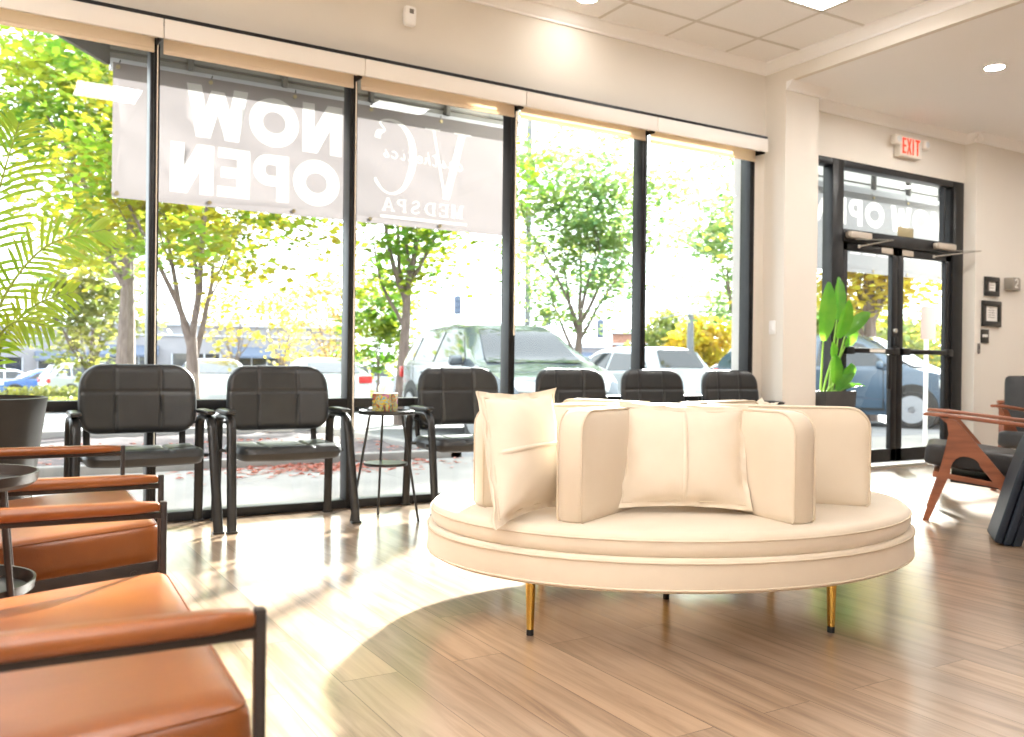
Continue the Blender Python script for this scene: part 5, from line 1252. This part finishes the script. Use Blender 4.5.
            for k in range(5):
                a = 2 * PI * k / 5 + 0.3
                for da in (-0.12, 0.12):
                    rm_.add([Mo @ Vector((math.cos(a) * 0.05 - math.sin(a) * w_ * 0.018, math.sin(a) * 0.05 + math.cos(a) * w_ * 0.018, zz)) for w_, zz in ((-1, -0.012), (1, -0.012), (1, 0.010), (-1, 0.010))] + [Mo @ Vector((math.cos(a + da) * 0.215 - math.sin(a + da) * w_ * 0.02, math.sin(a + da) * 0.215 + math.cos(a + da) * w_ * 0.02, zz)) for w_, zz in ((-1, -0.012), (1, -0.012), (1, 0.010), (-1, 0.010))], [(0, 1, 5, 4), (1, 2, 6, 5), (2, 3, 7, 6), (3, 0, 4, 7)])
            rm_.build('rim', M['rim'], wo)
    b_ = MB(); b_.rbox((hl - 0.10, 0, 0.42), (0.24, W * 0.88, 0.26), 0.08, 6); b_.build('front_bumper', paint, t, weld=True)
    g_ = MB()
    for k in range(4): g_.box((hl - 0.02, -0.46, 0.60 + 0.045 * k), (hl + 0.02, 0.46, 0.622 + 0.045 * k), 0.004)
    g_.build('grille', M['chrome'], t)
    b_ = MB(); b_.rbox((-hl + 0.10, 0, 0.45), (0.24, W * 0.88, 0.30), 0.08, 6); b_.build('rear_bumper', paint, t, weld=True)
    MB().box((-hl - 0.028, -0.26, 0.50), (-hl - 0.015, 0.26, 0.64)).build('licence_plate', M['paper'], t)
    return t
def face(px, D): d = Fv + Rv * ((px - 512) / 884.35); return math.atan2(d.x, d.y)
hd = rad(187)
p = onray(566, 11.4) + Vector((-math.sin(hd) * 2.27, -math.cos(hd) * 2.27, 0)); p.z = gz(p.y) + 0.0
car(p, hd, M['car_grey'], 'suv', 'grey SUV parked nose in, seen past the third mullion')
hd = rad(4); p = onray(686, 21.0) + Vector((math.sin(hd) * 2.27, math.cos(hd) * 2.27, 0)); p.z = gz(p.y)
car(p, hd, M['car_silver'], 'suv', 'silver SUV seen from behind above the fifth guest chair')
hd = rad(160); p = Vector((14.3, 9.6, -0.05)) + Vector((-math.sin(hd) * 1.42, -math.cos(hd) * 1.42, 0)); p.z = gz(p.y)
car(p, hd, M['car_dark'], 'suv', 'dark blue grey SUV side on outside the double doors')
for px, D, az, kind, paint, lb in ((212, 27, 8, 'sedan', 'white', 'white sedan from behind between the first two guest chairs'), (322, 25, 8, 'sedan', 'white', 'white sedan just right of the second guest chair back'), (268, 37, 8, 'sedan', 'white', 'white car roof showing just above the second guest chair'),
                                  (45, 48, 262, 'sedan', 'blue', 'blue car side on at the far left, beside the palm'), (98, 44, 80, 'suv', 'silver', 'far silver SUV left of the thick trunk'), (212, 46, 85, 'sedan', 'white', 'far white sedan behind the hedge before the shop front'), (302, 48, 85, 'sedan', 'white', 'far white sedan beneath the rust coloured tree'), (8, 62, 85, 'suv', 'white', 'far white SUV at the left edge'),
                                  (604, 36, 60, 'sedan', 'blue', 'far blue car between the third and fourth mullions'), (738, 31, 10, 'sedan', 'white', 'white car beside the outside pier'), (365, 40, 80, 'suv', 'white', 'far white van shaped SUV left of the trunk behind the tissue box')):
    p = onray(px, D); car(p, rad(az), M['car_' + paint], kind, lb)

# ------------------------------------------------------------------ far buildings, poles, signals
def building(px, D, wd, dp, h, az, label, bays, wall='stucco_shop'):
    p = onray(px, D); t = thing('shop_building', p, -rad(az), label, 'building', 'shops across the car park')
    MB().box((-wd / 2, 0, -1), (wd / 2, dp, h), 0.02).build('wall', M[wall], t, smooth=False)
    c = MB(); c.box((-wd / 2 - 0.15, -0.2, h - 0.05), (wd / 2 + 0.15, dp + 0.2, h + 0.25)); c.box((-wd / 2 - 0.1, -0.12, h - 0.75), (wd / 2 + 0.1, 0.0, h - 0.65)); c.build('cornice', M['canopy_beam'], t, smooth=False)
    n = bays
    for i in range(n):
        x0 = -wd / 2 + wd * i / n + 0.5; x1 = -wd / 2 + wd * (i + 1) / n - 0.5
        f_ = MB(); f_.box((x0, -0.06, 0.0), (x1, 0.02, 2.7)); o = f_.build('shop_window', M['darkglass'], t, smooth=False)
        s_ = MB()
        for k in range(4): s_.box((x0 + (x1 - x0) * k / 3 - 0.04, -0.09, 0.0), (x0 + (x1 - x0) * k / 3 + 0.04, -0.05, 2.7))
        s_.build('window_bars', M['canopy_beam'], o, smooth=False)
        if i % 2 == 0:
            a = MB(); a.prism([(0, 3.2), (0, 2.6), (-1.1, 2.45), (-1.1, 2.6)], lambda u, v, w_: Vector((x0 - 0.2 + w_, u - 0.03, v)), x1 - x0 + 0.4); a.build('awning', M['bluegrey'], t, smooth=False)
    return t
building(228, 62, 16, 8, 4.6, 12, 'white shop building with dark awnings behind the forking trunk', 4)
building(30, 75, 18, 8, 5.0, 0, 'pale shop building behind the palm at the far left', 4)
building(577, 70, 15, 8, 3.6, 38, 'pale shop building with dark windows behind the pale green maple', 5)
building(636, 56, 3.0, 4, 3.9, 40, 'narrow brick building left of the fourth mullion', 1, 'brick')
p = onray(527, 24)
t = thing('light_pole', p, 0, 'tall grey light pole right of the third mullion', 'street light')
MB().tube([(0, 0, -0.2), (0, 0, 8.2)], [0.085, 0.07], 14).build('pole', M['pole_grey'], t); MB().lathe([(0.001, -0.2), (0.22, -0.2), (0.22, 0.5), (0.10, 0.55), (0.001, 0.55)], (0, 0, 0), 18).build('base', M['concrete'], t)
l_ = MB(); l_.tube([(0, 0, 8.1), (0.9, -0.4, 8.35)], 0.04, 8); l_.cbox((1.1, -0.5, 8.35), (0.5, 0.25, 0.12), 0.03); l_.build('lamp_head', M['pole_grey'], t)
p = onray(690, 36); t = thing('traffic_light_mast', p, 0, 'grey mast with a long arm to the right, before the far yellow trees', 'traffic signal')
MB().tube([(0, 0, -0.3), (0, 0, 3.95)], [0.16, 0.13], 12).build('pole', M['pole_grey'], t)
ra = Vector((0.857, -0.515, 0)); MB().tube([Vector((0, 0, 3.6)), ra * 4.0 + Vector((0, 0, 3.65))], [0.09, 0.06], 10).build('mast_arm', M['pole_grey'], t)
c = MB(); c.cbox((0, 0, 3.75), (0.55, 0.45, 0.55), 0.08); c.build('camera_box', M['white'], t)
for px, D, z, lb in ((600, 46, 3.35, 'black traffic signal hanging left of the fourth mullion'), (547, 46, 3.95, 'grey blue traffic signal hanging right of the light pole'), (457, 46, 4.5, 'small far traffic signal above the grey SUV')):
    p = onray(px, D); p.z = 0; t = thing('traffic_signal', p, rad(-40), lb, 'traffic signal', 'traffic signals over the far road')
    b_ = MB(); b_.cbox((0, 0, z - 0.45), (0.34, 0.25, 0.95), 0.04); b_.tube([(0, 0, z), (0, 0, z + 0.4)], 0.03, 6); b_.build('housing', M['bluegrey'], t)
    for k in range(3):
        v = MB(); v.tube([(0, -0.12, z - 0.15 - 0.3 * k), (0, -0.26, z - 0.15 - 0.3 * k)], 0.12, 14); v.build('visor', M['bluegrey'], t)
cp = []
for px, z in ((430, 5.05), (457, 4.86), (547, 4.32), (600, 3.72), (655, 3.42)):
    p = onray(px, 46); p.z = z; cp.append(p)
p = onray(690, 36); p.z += 3.7; cp.append(p)
tag(MB().tube(smoothpath(cp, 4), 0.03, 6).build('signal_cable', M['bluegrey']), 'thin span wire carrying the far traffic signals', 'cable')
t = thing('parking_sign', (9.36, 6.30, -0.02), 0, 'small sign on a white post just outside the right door leaf', 'sign post')
MB().tube([(0, 0, 0), (0, 0, 1.75)], 0.024, 12).build('post', M['white'], t)
MB().box((-0.15, -0.035, 1.30), (0.13, -0.026, 1.68), 0.003).build('sign_plate', M['pale_sign'], t)
for px, D, lb in ((150, 40, 'thin far pole right beside the first mullion'), (865, 30, 'thin far pole behind the left door leaf')):
    p = onray(px, D); tag(MB().tube([p + Vector((0, 0, -0.2)), p + Vector((0, 0, 4.2))], 0.06, 10).build('utility_pole', M['pole_grey']), lb, 'pole')
